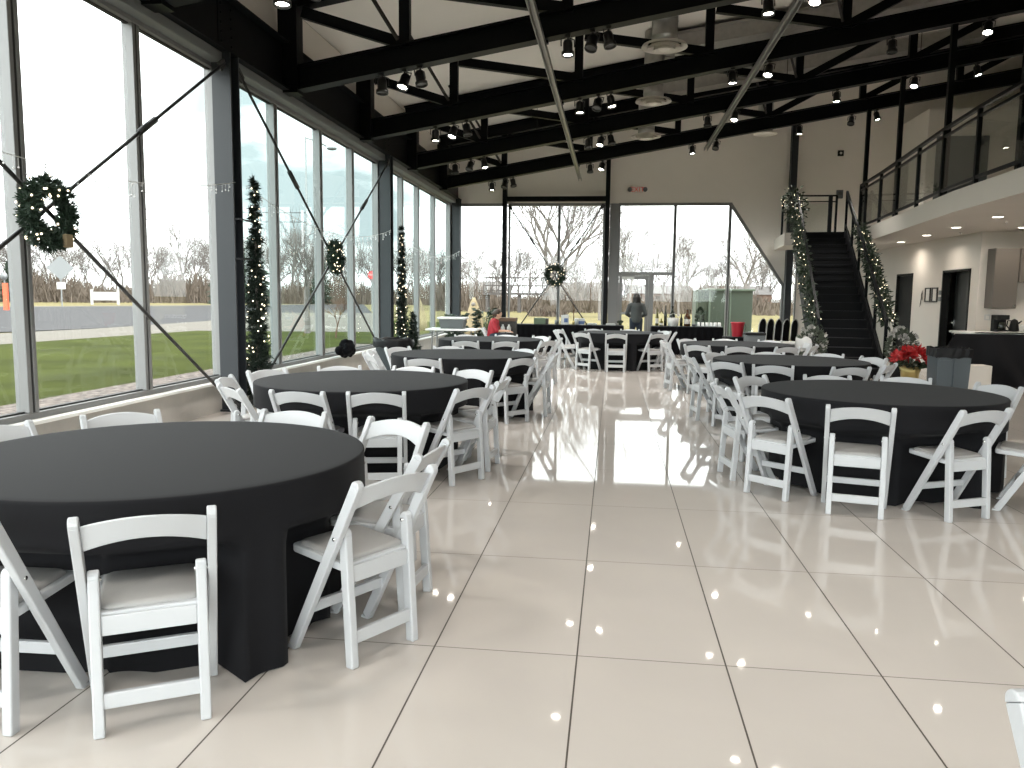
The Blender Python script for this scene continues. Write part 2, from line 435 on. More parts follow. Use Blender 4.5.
# ------------------------------------------------------------------ steel frame
b = MB(); b.ibeam((-4.82,-5.2,4.76), (-4.82,YB,4.76), .24, .68, .03, .03)
for yc in (2.6, 9.6, 16.6):     # bolted splice over each column
    for sy_ in (-.13, .13):
        for k in range(5): b.box(-4.805,-4.785, yc+sy_-.014, yc+sy_+.014, 4.53+k*.11, 4.558+k*.11)
    b.box(-4.806,-4.797, yc-.2, yc+.2, 4.46, 5.05)
tag(b.build('eave_beam', M['steel']), 'long black steel eave beam above the wall of tall windows', 'beam')
cols = [(-4.82, 2.6, 'hidden'), (-4.82, 9.6, 'nearest charcoal steel column between the tall windows, beside a lit pencil tree'),
        (-4.82, 16.6, 'second charcoal steel column along the window wall, behind the grey bin'), (-4.80, 24.12, 'charcoal steel column in the far corner of the window wall')]
for x, yc, lab in cols[1:]:
    c = empty('steel_column', (x, yc, 0)); tag(c, lab, 'column', 'steel columns along the windows')
    p = MB()
    p.box(-.12,.12,-.12,-.095,0,4.42); p.box(-.12,.12,.095,.12,0,4.42); p.box(-.015,.015,-.095,.095,0,4.42)
    p.build('shaft', M['column'], c)
    p = MB(); p.box(-.15,.17,-.17,.17,.0,.025); p.build('base_plate', M['column'], c)
for x, lab in ((-3.31,'black steel post left of the wreath window in the back wall'), (-.23,'black steel post right of the wreath window in the back wall')):
    c = empty('steel_post', (x, 24.1, 0)); tag(c, lab, 'column')
    p = MB(); p.box(-.065,.065,-.1,.1,0,chord_z(x)+.75); p.build('shaft', M['steel'], c)
    p = MB(); p.box(-.1,.1,-.14,.14,0,.02); p.build('base_plate', M['steel'], c)
c = empty('steel_post', (5.07, 24.2, 0)); tag(c, 'dark steel post at the back wall left of the staircase', 'column')
p = MB(); p.box(-.09,.09,-.12,.12,0,6.6); p.build('shaft', M['column'], c)
p = MB(); p.box(-.12,.12,-.15,.15,0,.02); p.build('base_plate', M['column'], c)
b = MB(); b.bar((-3.25,24.1,4.42),(-.29,24.1,4.42),.14,.14); tag(b.build('cross_beam', M['steel']), 'black steel beam across the top of the wreath window', 'beam')

def truss(yk, lab):
    t = empty('roof_truss', (-4.72, yk, 0)); tag(t, lab, 'truss', 'black roof trusses')
    X0 = -4.72; P = lambda x, z: (x-X0, 0, z)
    top = lambda x: ceil_z(x)-.17
    p = MB(); p.ibeam(P(-4.6, chord_z(-4.6)+.17), P(11.9, chord_z(11.9)+.17), .22, .34); p.build('bottom_chord', M['steel'], t)
    p = MB(); p.ibeam(P(-4.86, top(-4.86)), P(11.9, top(11.9)), .20, .30); p.build('top_chord', M['steel'], t)
    p = MB(); p.box(-.14,.14,-.12,.12, chord_z(-4.72)-.02, top(-4.72)-.1); p.build('end_post', M['steel'], t)
    nodes = [-3.02,-.72,1.58,3.88,6.18,8.48,10.78]
    for x in nodes:
        p = MB(); p.bar(P(x, chord_z(x)+.3), P(x, top(x)-.1), .12, .15, up=(1,0,0)); p.build('vertical', M['steel'], t)
    ns = [-4.62]+nodes
    for i, (a, c) in enumerate(zip(ns, ns[1:])):
        p = MB()
        if a < 3.8: p.bar(P(a+.1, top(a)-.2), P(c-.06, chord_z(c)+.36), .12, .15, up=(0,0,1))
        else: p.bar(P(a+.06, chord_z(a)+.36), P(c-.1, top(c)-.2), .12, .15, up=(0,0,1))
        p.build('diagonal', M['steel'], t)
    for x in (-3.02, 3.88):
        p = MB(); p.bar((x-X0-.08, -.1, chord_z(x)+.38), (x-X0-.62, -1.0, ceil_z(x-.6)-.03), .04, .04); p.build('fly_brace', M['wood'], t)
TY = [.98, 4.45, 7.93, 11.4, 14.9, 18.4, 21.8]
for yk, lab in zip(TY, ['black roof truss above the viewer, out of the picture', 'black roof truss just ahead of the viewer, out of the picture', 'first black roof truss in view, its left end over the nearest column',
        'second black roof truss in view, right of the nearest column', 'third black roof truss in view, over the second row of tables',
        'fourth black roof truss in view, over the third row of tables', 'black roof truss closest to the back wall']): truss(yk, lab)

# hanging unistrut rails that run down the hall under the trusses
for x, y0, y1, lab in ((-1.05, 4.0, 23.9, 'grey strut rail hung under the trusses left of the aisle'), (2.40, 4.0, 22.6, 'grey strut rail hung under the trusses right of the aisle')):
    z = chord_z(x)-.09
    t = empty('strut_rail', (x, y0, z)); tag(t, lab, 'rail')
    p = MB(); L_ = y1-y0
    p.box(-.045,-.035,0,L_,-.045,.045); p.box(.035,.045,0,L_,-.045,.045); p.box(-.045,.045,0,L_,.03,.045)
    p.build('channel', M['strut'], t)
    for yk in TY:
        if y0 < yk < y1+.5:
            p = MB(); p.box(-.07,.07,yk-y0-.04,yk-y0+.04,.045,.085); p.build('clamp', M['steel'], t)

# wall X-bracing with turnbuckles
def brace(name_lab, pts):
    t = empty('cross_brace', pts[0][0]); tag(t, name_lab, 'brace')
    o = Vector(pts[0][0])
    for a, c in pts:
        a = Vector(a)-o; c = Vector(c)-o
        p = MB(); p.tube([a, c], .018, 8); r = p.build('rod', M['rod'], t)
        d = (c-a); 
        for f in (.235,):
            q = MB(); q.tube([a+d*f, a+d*(f+.045)], .034, 8); q.build('turnbuckle', M['rod'], r)
        for e, s in ((a, 1), (c, -1)):
            q = MB(); q.bar(e, e+d.normalized()*s*.16, .03, .10); q.build('clevis', M['rod'], r)
brace('black rod cross brace carrying the nearest wreath', [((-4.75,9.44,4.28),(-4.75,2.9,.02)), ((-4.70,2.9,4.28),(-4.70,9.44,.05))])
brace('black rod cross brace carrying the second wreath along the windows', [((-4.75,9.78,4.28),(-4.75,16.42,.02)), ((-4.70,16.42,4.28),(-4.70,9.78,.05))])
brace('black rod cross brace in front of the back window', [((-3.2,24.1,4.25),(-.34,24.1,.05)), ((-.34,24.05,4.25),(-3.2,24.05,.05))])

# track heads
HEADS = [(x_, y_, 1) for y_ in (.98, 4.45) for x_ in (-3.36,-3.03,-.71,-.37,1.96,2.57,4.66,6.2)] + [(-3.36,7.93,1),(-3.0,7.93,1),(-3.36,11.4,0),(-3.03,11.4,1),(-2.8,11.4,0),(-.71,11.4,1),(-.37,11.4,0),(-.15,11.4,0),(1.96,11.4,1),(2.57,11.4,1),
 (-3.37,14.9,1),(-3.03,14.9,1),(-2.78,14.9,0),(-.69,14.9,1),(-.36,14.9,0),(-.13,14.9,1),(2.0,14.9,1),(2.62,14.9,1),(4.66,14.9,0),(6.2,14.9,1),
 (-3.7,18.4,0),(-3.34,18.4,0),(-3.02,18.4,1),(-.65,18.4,0),(-.36,18.4,1),(-.14,18.4,0),(1.97,18.4,0),(2.56,18.4,1),(4.68,18.4,1),(6.26,18.4,1),(7.5,18.4,1),
 (-3.36,21.8,1),(-3.0,21.8,0),(-2.78,21.8,0),(-.70,21.8,0),(-.38,21.8,1),(1.97,21.8,1),(2.58,21.8,0),(4.66,21.8,1),(5.94,21.8,0),(6.55,21.8,1)]
def head_parts(lit, tilt, spin):
    t = empty('track_spotlight')
    p = MB(); p.tube([(0,0,0),(0,0,-.10)], .012, 8); p.box(-.035,.035,-.03,.03,-.03,0); p.build('stem', M['lamp'], t)
    Rm = Matrix.Rotation(spin, 4, 'Z') @ Matrix.Rotation(tilt, 4, 'X')
    def tr(bm):
        c0 = Vector((0,0,-.15)); bm.v = [tuple(c0 + Rm @ Vector(v)) for v in bm.v]; return bm
    p = MB(); p.lathe([(.02,.10),(.055,.085),(.068,.05),(.068,-.06),(.088,-.075),(.088,-.125),(.074,-.125),(.07,-.10)], 18, cap=False)
    p.lathe([(.0,.10),(.02,.10)], 18, cap=False); tr(p).build('housing', M['lamp'], t)
    p = MB(); p.tube([(.095,0,0),(.095,0,.10),(0,0,.13),(-.095,0,.10),(-.095,0,0)], .009, 6, smooth=False); tr(p).build('yoke', M['lamp'], t)
    p = MB(); p.lathe([(0,-.098),(.071,-.10)], 18, cap=False); tr(p).build('lens', M['lit'] if lit else M['unlit'], t)
    return t
PROTO = {}
names_y = {.98:'rearmost truss',4.45:'overhead truss',7.93:'first truss',11.4:'second truss',14.9:'third truss',18.4:'fourth truss',21.8:'last truss'}
from collections import defaultdict
grp = defaultdict(list)
for h in HEADS:
    sec = 'window end' if h[0] < -2 else 'aisle' if h[0] < 1 else 'stair side' if h[0] < 4 else 'loft end'
    grp[(h[1], sec)].append(h)
rl = random.Random(4)
for (yk, sec), L_ in grp.items():
    L_.sort()
    for i, (x, yy, lit) in enumerate(L_):
        key = (lit, i % 3)
        if key not in PROTO:
            t = PROTO[key] = head_parts(lit, rad((6, 24, 15)[i % 3]), rad((200, 150, 235)[i % 3]))
        else: t = copy_tree(PROTO[key])
        t.location = (x, yy, chord_z(x))
        od = ['', 'first', 'second', 'third', 'fourth'][i+1] if len(L_) > 1 else 'only'
        tag(t, '%s black spotlight under the %s at the %s, %s from the left' % ('lit' if lit else 'unlit', names_y[yk], sec, od) if od != 'only' else
            '%s black spotlight alone under the %s at the %s' % ('lit' if lit else 'unlit', names_y[yk], sec), 'spotlight', 'track spotlights under the trusses')
        if lit:
            ld = bpy.data.lights.new('spot_beam', 'SPOT'); ld.energy = 62 if yk < 6 else 190; ld.spot_size = rad(95); ld.spot_blend = .8; ld.color = (1,.95,.88); ld.shadow_soft_size = .05
            lo = bpy.data.objects.new('spot_beam', ld); COL.objects.link(lo); lo.location = (x, yy, chord_z(x)-.30); lo.rotation_euler = (rad(6), 0, 0)

# ducts with round diffusers between the trusses
for yk, lab in ((13.1,'nearest grey duct branch with a round ceiling diffuser'),(16.6,'second grey duct branch with a round ceiling diffuser'),(20.1,'farthest grey duct branch with a round ceiling diffuser')):
    t = empty('ceiling_duct', (.7, yk, 5.42)); tag(t, lab, 'duct', 'duct branches between the trusses')
    zt = ceil_z(.7)-5.42
    p = MB(); p.lathe([(.20,.03),(.20,.14),(.207,.15),(.20,.16),(.20,.36),(.207,.37),(.20,.38),(.20,zt-.05)], 28); p.build('drop', M['galv'], t)
    p = MB()
    for r_, z_ in ((.36,-.01),(.27,-.035),(.18,-.06)):
        p.lathe([(r_,z_),(r_-.02,z_+.035),(r_-.10,z_+.055),(r_-.105,z_+.05),(r_-.03,z_+.025),(r_-.012,z_-.004)], 32, cap=False)
    p.lathe([(0,-.05),(.07,-.055),(.09,-.03),(.2,.04)], 32, cap=False); p.build('diffuser', M['diff'], t)
    p = MB(); a = Vector((-.05,.0,ceil_z(.65)-.22-5.42)); c = Vector((7.8,0,ceil_z(7.75)-.22-5.42))
    p.bar(a+Vector((0,.45,0)), c+Vector((0,.45,0)), .42, .26); p.bar(a+Vector((0,.45,-.155)), c+Vector((0,.45,-.155)), .50, .03); p.bar(a+Vector((0,.45,.145)), c+Vector((0,.45,.145)), .50, .03)
    p.box(.1,.4,.1,.3,zt-.5,zt-.2); p.build('branch', M['galv'], t)
t = empty('ceiling_disc', (3.93, 22.5, chord_z(3.93)+.02)); tag(t, 'round white diffuser by the back wall, right of the aisle', 'diffuser')
p = MB(); p.lathe([(0,-.04),(.3,-.02),(.32,.0),(.2,.05)], 28); p.build('diffuser', M['diff'], t)
p = MB(); p.lathe([(.2,.04),(.2,ceil_z(3.93)-chord_z(3.93)-.08)], 24); p.build('drop', M['galv'], t)
# long sprinkler pipe behind the last trusses
p = MB(); p.tube([(-3.6,20.3,chord_z(-3.6)+.55),(8.5,20.3,chord_z(8.5)+.55)], .045, 10)
for x in (-2,1,4,7): p.tube([(x,20.3,chord_z(x)+.55),(x,20.3,ceil_z(x)-.01)], .008, 6)
tag(p.build('hanging_pipe', M['steel']), 'black sprinkler pipe hung behind the fourth roof truss', 'pipe')

# ------------------------------------------------------------------ loft
ZL, ZU = 3.26, 2.94
EDGE = [(5.15,-5.2),(5.23,6),(5.31,11),(5.42,13.8),(5.97,19.0),(6.22,22.0)]
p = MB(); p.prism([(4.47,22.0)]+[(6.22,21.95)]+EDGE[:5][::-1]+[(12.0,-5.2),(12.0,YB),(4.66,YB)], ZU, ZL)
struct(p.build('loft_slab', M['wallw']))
p = MB()
for a, c in zip(EDGE[:-1], EDGE[1:]): p.bar((a[0]-.012,a[1],(ZU+ZL)/2), (c[0]-.012,c[1],(ZU+ZL)/2), .024, ZL-ZU+.02)
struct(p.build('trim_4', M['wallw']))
def edge_pt(y):
    for a, c in zip(EDGE, EDGE[1:]):
        if a[1] <= y <= c[1]:
            f = (y-a[1])/(c[1]-a[1]); return a[0]+f*(c[0]-a[0])
t = empty('loft_railing', (6.2, 21.6, ZL)); tag(t, 'long black loft railing with glass panels above the white slab edge', 'railing')
ys = [21.6, 21.0, 19.5, 17.9, 16.3, 14.7, 13.1, 11.5, 9.9, 8.3, 6.7, 5.1]
o = Vector((6.2, 21.6, ZL)); RH = 1.16
E3 = lambda y, z: Vector((edge_pt(y)+.035, y, ZL+z))-o
for a, c in zip(ys, ys[1:]):
    p = MB(); p.bar(E3(a,RH), E3(c,RH), .07, .05); p.build('handrail', M['steel'], t)
    p = MB(); p.bar(E3(a,RH-.13), E3(c,RH-.13), .04, .04); p.build('middle_rail', M['steel'], t)
    p = MB(); p.bar(E3(a,.12), E3(c,.12), .04, .05); p.build('bottom_rail', M['steel'], t)
    p = MB(); p.bar(E3(a-.06,(RH-.01)/2), E3(c+.06,(RH-.01)/2), .008, RH-.30); p.build('glass_panel', M['railglass'], t)
for y_ in ys:
    p = MB(); q = E3(y_,0); p.box(q.x-.03,q.x+.03,q.y-.03,q.y+.03,0,RH); p.build('post', M['steel'], t)
t = empty('landing_railing', (5.1, 23.07, ZL)); tag(t, 'short black railing with a glass panel behind the top of the stairs', 'railing')
p = MB(); p.bar((-.5,0,1.09),(.93,0,1.09),.05,.04); p.bar((.80,0,1.09),(.93,0,1.09),.05,.04); p.build('handrail', M['steel'], t)
p = MB(); p.bar((-.5,0,.93),(.93,0,.93),.03,.03); p.build('middle_rail', M['steel'], t)
p = MB(); p.box(-.4,.7,-.004,.004,.06,.90); p.build('glass_panel', M['railglass'], t)
for x, w_ in ((-.5,.05),(.76,.10),(.92,.05)):
    p = MB(); p.box(x-w_/2,x+w_/2,-.03,.03,0,1.09); p.build('post', M['steel'], t)
for x, yy, lab in ((6.31,21.7,'thin black post from loft edge to roof nearest the back wall'),(6.005,18.4,'second thin black post on the loft edge from the back wall'),
                   (5.635,14.9,'third thin black post on the loft edge from the back wall'),(5.48,11.95,'nearest thin black post on the loft edge')):
    t = empty('loft_post', (x+.025, yy, ZL)); tag(t, lab, 'post', 'posts on the loft edge')
    p = MB(); p.box(-.045,.045,-.045,.045,0,(chord_z(x)+.02 if yy != 11.95 else ceil_z(x)-.02)-ZL); p.build('shaft', M['steel'], t)
    p = MB(); p.box(-.065,.10,-.10,.10,0,.02); p.build('base_plate', M['steel'], t)
p = MB(); p.box(8.0,12.0,22.3,YB,ZL,6.45); struct(p.build('wall_upper_room', M['wall']))
p = MB(); p.box(8.22,9.5,22.27,22.3,ZL,5.75); struct(p.build('door_4', M['greybin']))
# back wall details
t = empty('wall_mounted_alarm', (6.43, YB, 4.55)); tag(t, 'small dark alarm box on the wall above the stair landing', 'alarm')
p = MB(); p.box(-.09,.09,-.07,0,-.12,.12); p.build('body', M['greybin'], t, bevel=.01); p = MB(); p.box(-.05,.05,-.085,-.07,-.02,.07); p.build('lens', M['unlit'], t)
t = empty('wall_sensor', (6.4, YB, 5.71)); tag(t, 'small square dark sensor with a pale centre high above the landing', 'sensor')
p = MB(); p.box(-.08,.08,-.05,0,-.08,.08); p.build('body', M['door'], t, bevel=.008); p = MB(); p.box(-.03,.03,-.06,-.05,-.03,.03); p.build('lens', M['sign'], t)
t = empty('exit_sign', (.64, YB, 4.71)); tag(t, 'pale EXIT sign with twin lamp heads on the back wall', 'sign')
p = MB(); p.box(-.16,.16,-.06,0,-.10,.10); p.build('housing', M['sign'], t, bevel=.008)
tc = bpy.data.curves.new('lettering', 'FONT'); tc.body = 'EXIT'; tc.size = .19; tc.extrude = .003; tc.align_x = 'CENTER'; tc.align_y = 'CENTER'; tc.space_character = 1.05
to = letter_mesh(tc, t); to.location = (0,-.064,0); to.rotation_euler = (PI/2,0,0); to.data.materials.append(M['red'])
for s in (-1, 1):
    p = MB(); p.lathe([(.03,0),(.065,.02),(.07,.09),(.0,.09)], 14); p.v = [(s*.225+x, -.03-z, y_) for x, y_, z in p.v]; p.build('lamp_head', M['greybin'], t)

# recessed downlights and sprinkler heads in the loft soffit
DL = [(7.0,20.8,'farthest'),(6.81,18.67,'third'),(6.63,16.7,'second'),(6.47,14.64,'nearest'),(7.85,16.69,'kitchen')]
for x, yy, n_ in DL + [(6.3,12.3,'off'),(6.25,9.8,'off'),(6.2,7.2,'off'),(8.1,14.2,'off'),(9.6,16.4,'off')]:
    t = None
    if n_ != 'off':
        t = empty('downlight', (x, yy, ZU)); tag(t, {'kitchen':'round recessed downlight in the soffit above the kitchen cabinets'}.get(n_, '%s recessed downlight in the row under the loft' % n_), 'downlight', 'downlights under the loft')
        p = MB(); p.lathe([(.085,-.004),(.10,-.006),(.105,0)], 24, cap=False); p.build('trim_ring', M['diff'], t)
        p = MB(); p.lathe([(0,-.003),(.086,-.003)], 24, cap=False); p.build('lens', M['down'], t)
    ld = bpy.data.lights.new('downlight_beam', 'AREA'); ld.shape = 'DISK'; ld.size = .16; ld.energy = 8; ld.color = (1,.90,.78); ld.spread = rad(150)
    lo = bpy.data.objects.new('downlight_beam', ld); COL.objects.link(lo); lo.location = (x, yy, ZU-.015)
for x, yy, lab in ((7.2,17.9,'small sprinkler head in the soffit near the right-hand door'),(7.0,15.5,'small sprinkler head in the soffit before the kitchen')):
    t = MB(); t.lathe([(.03,0),(.03,-.006),(.008,-.01),(.008,-.03),(.022,-.034)], 12, (x,yy,ZU)); tag(t.build('ceiling_sprinkler', M['chrome']), lab, 'sprinkler')

# ------------------------------------------------------------------ staircase
NS, RUN = 18, .338; RISE = ZL/NS; SA = -math.atan(.128)
st = empty('staircase', (4.60, 16.1, 0), SA); tag(st, 'black staircase climbing from the hall to the loft', 'staircase')
for i in range(NS):
    p = MB(); y0 = i*RUN; z1 = (i+1)*RISE
    p.box(-.57,.57,y0-.02,y0+RUN+.01,z1-.045,z1); p.box(-.57,.57,y0,y0+.012,z1-RISE,z1-.045); s_ = p.build('step', M['stair'], st)
    p = MB(); p.box(-.56,.56,y0-.024,y0+.01,z1-.004,z1+.003); p.build('nosing', M['nosing'], s_)
top = (NS-1)*RUN
for s in (-1, 1):
    p = MB(); x0, x1 = (s*.61-.035, s*.61+.035)
    pts = [(-.12,0),(.3,0),(top+.2,ZL-.42),(top+.2,ZL+.02),(top-.25,ZL+.02),(-.12,.24)]
    vs = [(x0,a,c) for a,c in pts]+[(x1,a,c) for a,c in pts]; n = len(pts)
    p.add(vs, [tuple(range(n)), tuple(range(2*n-1,n-1,-1))]+[(i,n+i,n+(i+1)%n,(i+1)%n) for i in range(n)]); p.build('stringer', M['stair'], st)
    hz_ = lambda y_: .19+.98+y_/RUN*RISE
    p = MB(); p.bar((s*.61,-.1,hz_(-.1)),(s*.61,top+.1,hz_(top)+.04),.05,.06); hr = p.build('handrail', M['steel'], st)
    p = MB(); p.bar((s*.61,-.1,hz_(-.1)-.12),(s*.61,top+.1,hz_(top)-.08),.03,.03); p.build('middle_rail', M['steel'], st)
    p = MB(); p.bar((s*.61,-.1,hz_(-.1)-.82),(s*.61,top+.1,hz_(top)-.78),.03,.04); p.build('bottom_rail', M['steel'], st)
    for k in range(6):
        y_ = -.08+k*(top+.16)/5; p = MB(); p.box(s*.61-.028,s*.61+.028,y_-.028,y_+.028,(max(0,hz_(y_)-1.2) if k else 0),hz_(y_)); p.build('post', M['steel'], st)

# ------------------------------------------------------------------ foliage makers
def needles(bm, c, n, ln, rnd, out=None, w=.006, spread=1.0):
    """n short flat needles sprouting round the point c"""
    for _ in range(n):
        d = Vector((rnd.gauss(0,1), rnd.gauss(0,1), rnd.gauss(0,1)))
        if d.length < .01: continue
        d.normalize()
        if out is not None:
            d = (d*spread+Vector(out)).normalized()
        L_ = ln*rnd.uniform(.6,1.15); s = d.orthogonal().normalized(); s.rotate(Matrix.Rotation(rnd.uniform(0,6.28),3,d))
        c0 = Vector(c); bm.add([c0-s*w, c0+s*w, c0+d*L_+s*w*.3, c0+d*L_-s*w*.3], [(0,1,2,3)])
def leaf(bm, c, d, ln, wd, rnd):
    d = Vector(d).normalized(); s = d.orthogonal().normalized(); s.rotate(Matrix.Rotation(rnd.uniform(0,6.28),3,d)); u = d.cross(s)
    c = Vector(c)
    bm.add([c, c+d*ln*.45+s*wd+u*wd*.3, c+d*ln, c+d*ln*.45-s*wd+u*wd*.3, c+d*ln*.5], [(0,1,4),(1,2,4),(2,3,4),(3,0,4)])
def rvec(rnd):
    v = Vector((rnd.gauss(0,1),rnd.gauss(0,1),rnd.gauss(0,1))); return v.normalized()

# wreaths
def wreath(loc, rz, lab, r=.235, tube_r=.075, seed=1, bow=False):
    t = empty('wreath', loc, rz); tag(t, lab, 'wreath'); rnd = random.Random(seed)
    f = MB(); li = MB()
    for i in range(620):
        a = rnd.uniform(0,2*PI); b_ = rnd.uniform(0,2*PI); q = tube_r*rnd.uniform(.2,1)
        cc = Vector((math.cos(a)*(r+q*math.cos(b_)), q*math.sin(b_), math.sin(a)*(r+q*math.cos(b_))))
        ctr = Vector((math.cos(a)*r,0,math.sin(a)*r)); o_ = (cc-ctr).normalized() if q > .005 else None
        needles(f, cc, 7, .062, rnd, o_, .0075, .8)
    ring = [(math.cos(2*PI*k/24)*r,0,math.sin(2*PI*k/24)*r) for k in range(25)]; f.tube(ring, .032, 8)
    for i in range(46):
        a = rnd.uniform(0,2*PI); b_ = rnd.uniform(0,2*PI); q = tube_r+.028
        li.ball((math.cos(a)*(r+q*math.cos(b_)), q*math.sin(b_), math.sin(a)*(r+q*math.cos(b_))), .009, 6, 4)
    f.build('fir_ring', M['needle'], t); tag(li.build('fairy_lights', M['fairy'], t), kind='stuff')
    if bow:
        p = MB(); p.box(.03,.12,-.12,-.08,-.27,-.16); p.build('battery_box', M['burlap'], t, bevel=.01)
wreath((-4.60,6.06,2.13), rad(90), 'lit fir wreath hung at the nearest cross brace, left edge of the hall', .225, .064, 3, True)
wreath((-4.62,12.9,2.12), rad(90), 'lit fir wreath hung in the second window bay along the left wall', .205, .062, 5)
wreath((-1.75,23.92,2.15), 0, 'lit fir wreath hung in front of the back window', .24, .085, 7)

# pencil trees at the columns, small spruce
def pencil_tree(loc, h, rb, lab, seed, lights=80, pot=False, name='pencil_tree'):
    t = empty(name, loc); tag(t, lab, 'christmas tree'); rnd = random.Random(seed)
    f = MB(); li = MB(); z = .12
    p = MB(); p.tube([(0,0,0),(0,0,h*.96)], [.03,.008], 8)
    for k in range(3):
        a = k*2.094; p.bar((0,0,.12),(math.cos(a)*.2,math.sin(a)*.2,.012),.02,.02)
    p.build('trunk', M['bark'], t)
    while z < h:
        fr_ = 1-z/h; R_ = rb*(.18+.82*fr_)
        for k in range(int(8+9*fr_)):
            a = rnd.uniform(0,2*PI); ln = R_*rnd.uniform(.75,1.12); dz_ = rnd.uniform(-.03,.05)
            for s_ in range(int(4+ln*26)):
                q = ln*(s_+1)/(4+ln*26); needles(f, (math.cos(a)*q, math.sin(a)*q, z+dz_+q*.22), 4, .075, rnd, (math.cos(a)*.6,math.sin(a)*.6,.15), .0075, .8)
        z += .085
    for i in range(lights):
        zz = rnd.uniform(.15,h*.97); a = rnd.uniform(0,2*PI); q = rb*(.18+.82*(1-zz/h))*1.02; li.ball((math.cos(a)*q,math.sin(a)*q,zz+.1*q), .010, 6, 4)
    f.build('needles', M['needle2'], t); tag(li.build('fairy_lights', M['fairy'], t), kind='stuff')
    return t
t = pencil_tree((-4.66,9.98,0), 2.95, .185, 'tall lit pencil tree strapped beside the nearest charcoal column', 11)
for z in (1.93, 2.42):
    p = MB(); p.bar((-.23,-.488,z),(.03,-.488,z),.006,.02); p.bar((.03,-.488,z),(.01,-.08,z),.006,.02); p.build('strap', M['bag'], t)
pencil_tree((-4.60,17.0,0), 2.95, .165, 'tall lit pencil tree beside the second charcoal column', 12)
pencil_tree((-4.44,17.36,0), 1.14, .19, 'small unlit spruce on the floor by the windows, next to a white table', 13, 0, name='small_spruce')

# fairy-light swags along the windows
def swag(pts, lab, seed):
    t = empty('string_lights', pts[0]); tag(t, lab, 'string lights'); rnd = random.Random(seed); o = Vector(pts[0])
    w = MB(); bl = MB(); path = []
    for a, c, sag in [(Vector(pts[i]), Vector(pts[i+1]), s_) for i, s_ in enumerate([.35]*(len(pts)-1))]:
        for k in range(25):
            f = k/24; q = a.lerp(c, f); q.z -= sag*4*f*(1-f); path.append(q-o)
    w.tube(path, .004, 5)
    for i in range(0, len(path)-1):
        for _ in range(3):
            q = path[i].lerp(path[i+1], rnd.random()); dl = rnd.uniform(.02,.16); w.tube([q, q-Vector((0,0,dl))], .0018, 4); bl.ball(q-Vector((0,0,dl)), .009, 6, 4)
    w.build('wire', M['wire'], t); tag(bl.build('bulbs', M['clearbulb'], t), kind='stuff')
swag([(-4.62,3.0,2.9),(-4.66,9.46,2.86)], 'clear string lights swagged across the nearest window bay', 1)
swag([(-4.66,9.75,2.86),(-4.66,16.4,2.86)], 'clear string lights swagged across the second window bay', 2)
swag([(-4.66,16.8,2.86),(-4.66,23.9,2.86)], 'clear string lights swagged across the third window bay', 3)

# garlands on the stair rails (parented placement follows the stair's slope)
def garland(s, y0, y1, lab, seed, bunch):
    d = Matrix.Rotation(SA, 4, 'Z'); rnd = random.Random(seed)
    base = Vector((4.60,16.1,0)); hz_ = lambda y_: .19+.98+y_/RUN*RISE
    pt = lambda y_: base + d @ Vector((s*.70, y_, hz_(y_)-.14))
    o = pt(y0); t = empty('stair_garland', o); tag(t, lab, 'garland')
    lv = MB(); fl = MB(); li = MB(); N_ = 300
    for i in range(N_):
        y_ = y0+(y1-y0)*i/N_; c = pt(y_)-o
        r_ = .13+.03*math.sin(i*.35)
        if bunch and y_ > y1-1.0: r_ = .30
        for _ in range(6):
            v = rvec(rnd); v.z *= 1.25; q = c+v*r_*rnd.uniform(.3,1); leaf(lv, q, v+Vector((0,0,-.25)), rnd.uniform(.07,.13), .022, rnd)
        if rnd.random() < .30: leaf(fl, c+rvec(rnd)*r_*.95, rvec(rnd), .09, .028, rnd); leaf(fl, c+rvec(rnd)*r_*.95, rvec(rnd), .09, .028, rnd)
        if rnd.random() < .40: li.ball(c+rvec(rnd)*r_*1.02, .0095, 6, 4)
    lv.build('leaves', M['leafd'], t); fl.build('frosted_leaves', M['fleaf'], t); tag(li.build('fairy_lights', M['fairy'], t), kind='stuff')
garland(-1, .1, 5.95, 'lit leafy garland with frosted sprigs along the left stair rail', 21, True)
garland(1, .1, 4.1, 'lit leafy garland with frosted sprigs along the right stair rail', 22, False)
def posy(loc, lab, seed):
    t = empty('flower_arrangement', loc); tag(t, lab, 'flowers'); rnd = random.Random(seed)
    p = MB(); p.lathe([(.10,0),(.13,.05),(.15,.3),(.14,.32),(.12,.3)], 18); p.build('urn', M['door'], t)
    lv = MB(); pe = MB()
    for i in range(420):
        v = rvec(rnd); q = Vector((v.x*.20,v.y*.20,.62+v.z*.30)); leaf(lv, q, v+Vector((0,0,.1)), rnd.uniform(.07,.14), .025, rnd)
    for i in range(26):
        v = rvec(rnd); v.y = -abs(v.y); c = Vector((v.x*.25,v.y*.25,.72+v.z*.28))
        for k in range(7): leaf(pe, c, rvec(rnd)+v*.8, .07, .03, rnd)
    lv.build('sprigs', M['fleaf'], t); tag(pe.build('blooms', M['flower'], t), kind='stuff')
posy((3.80,15.78,0), 'white flower arrangement at the foot of the left stair rail', 31)
posy((5.38,15.62,0), 'white flower arrangement at the foot of the right stair rail', 32)

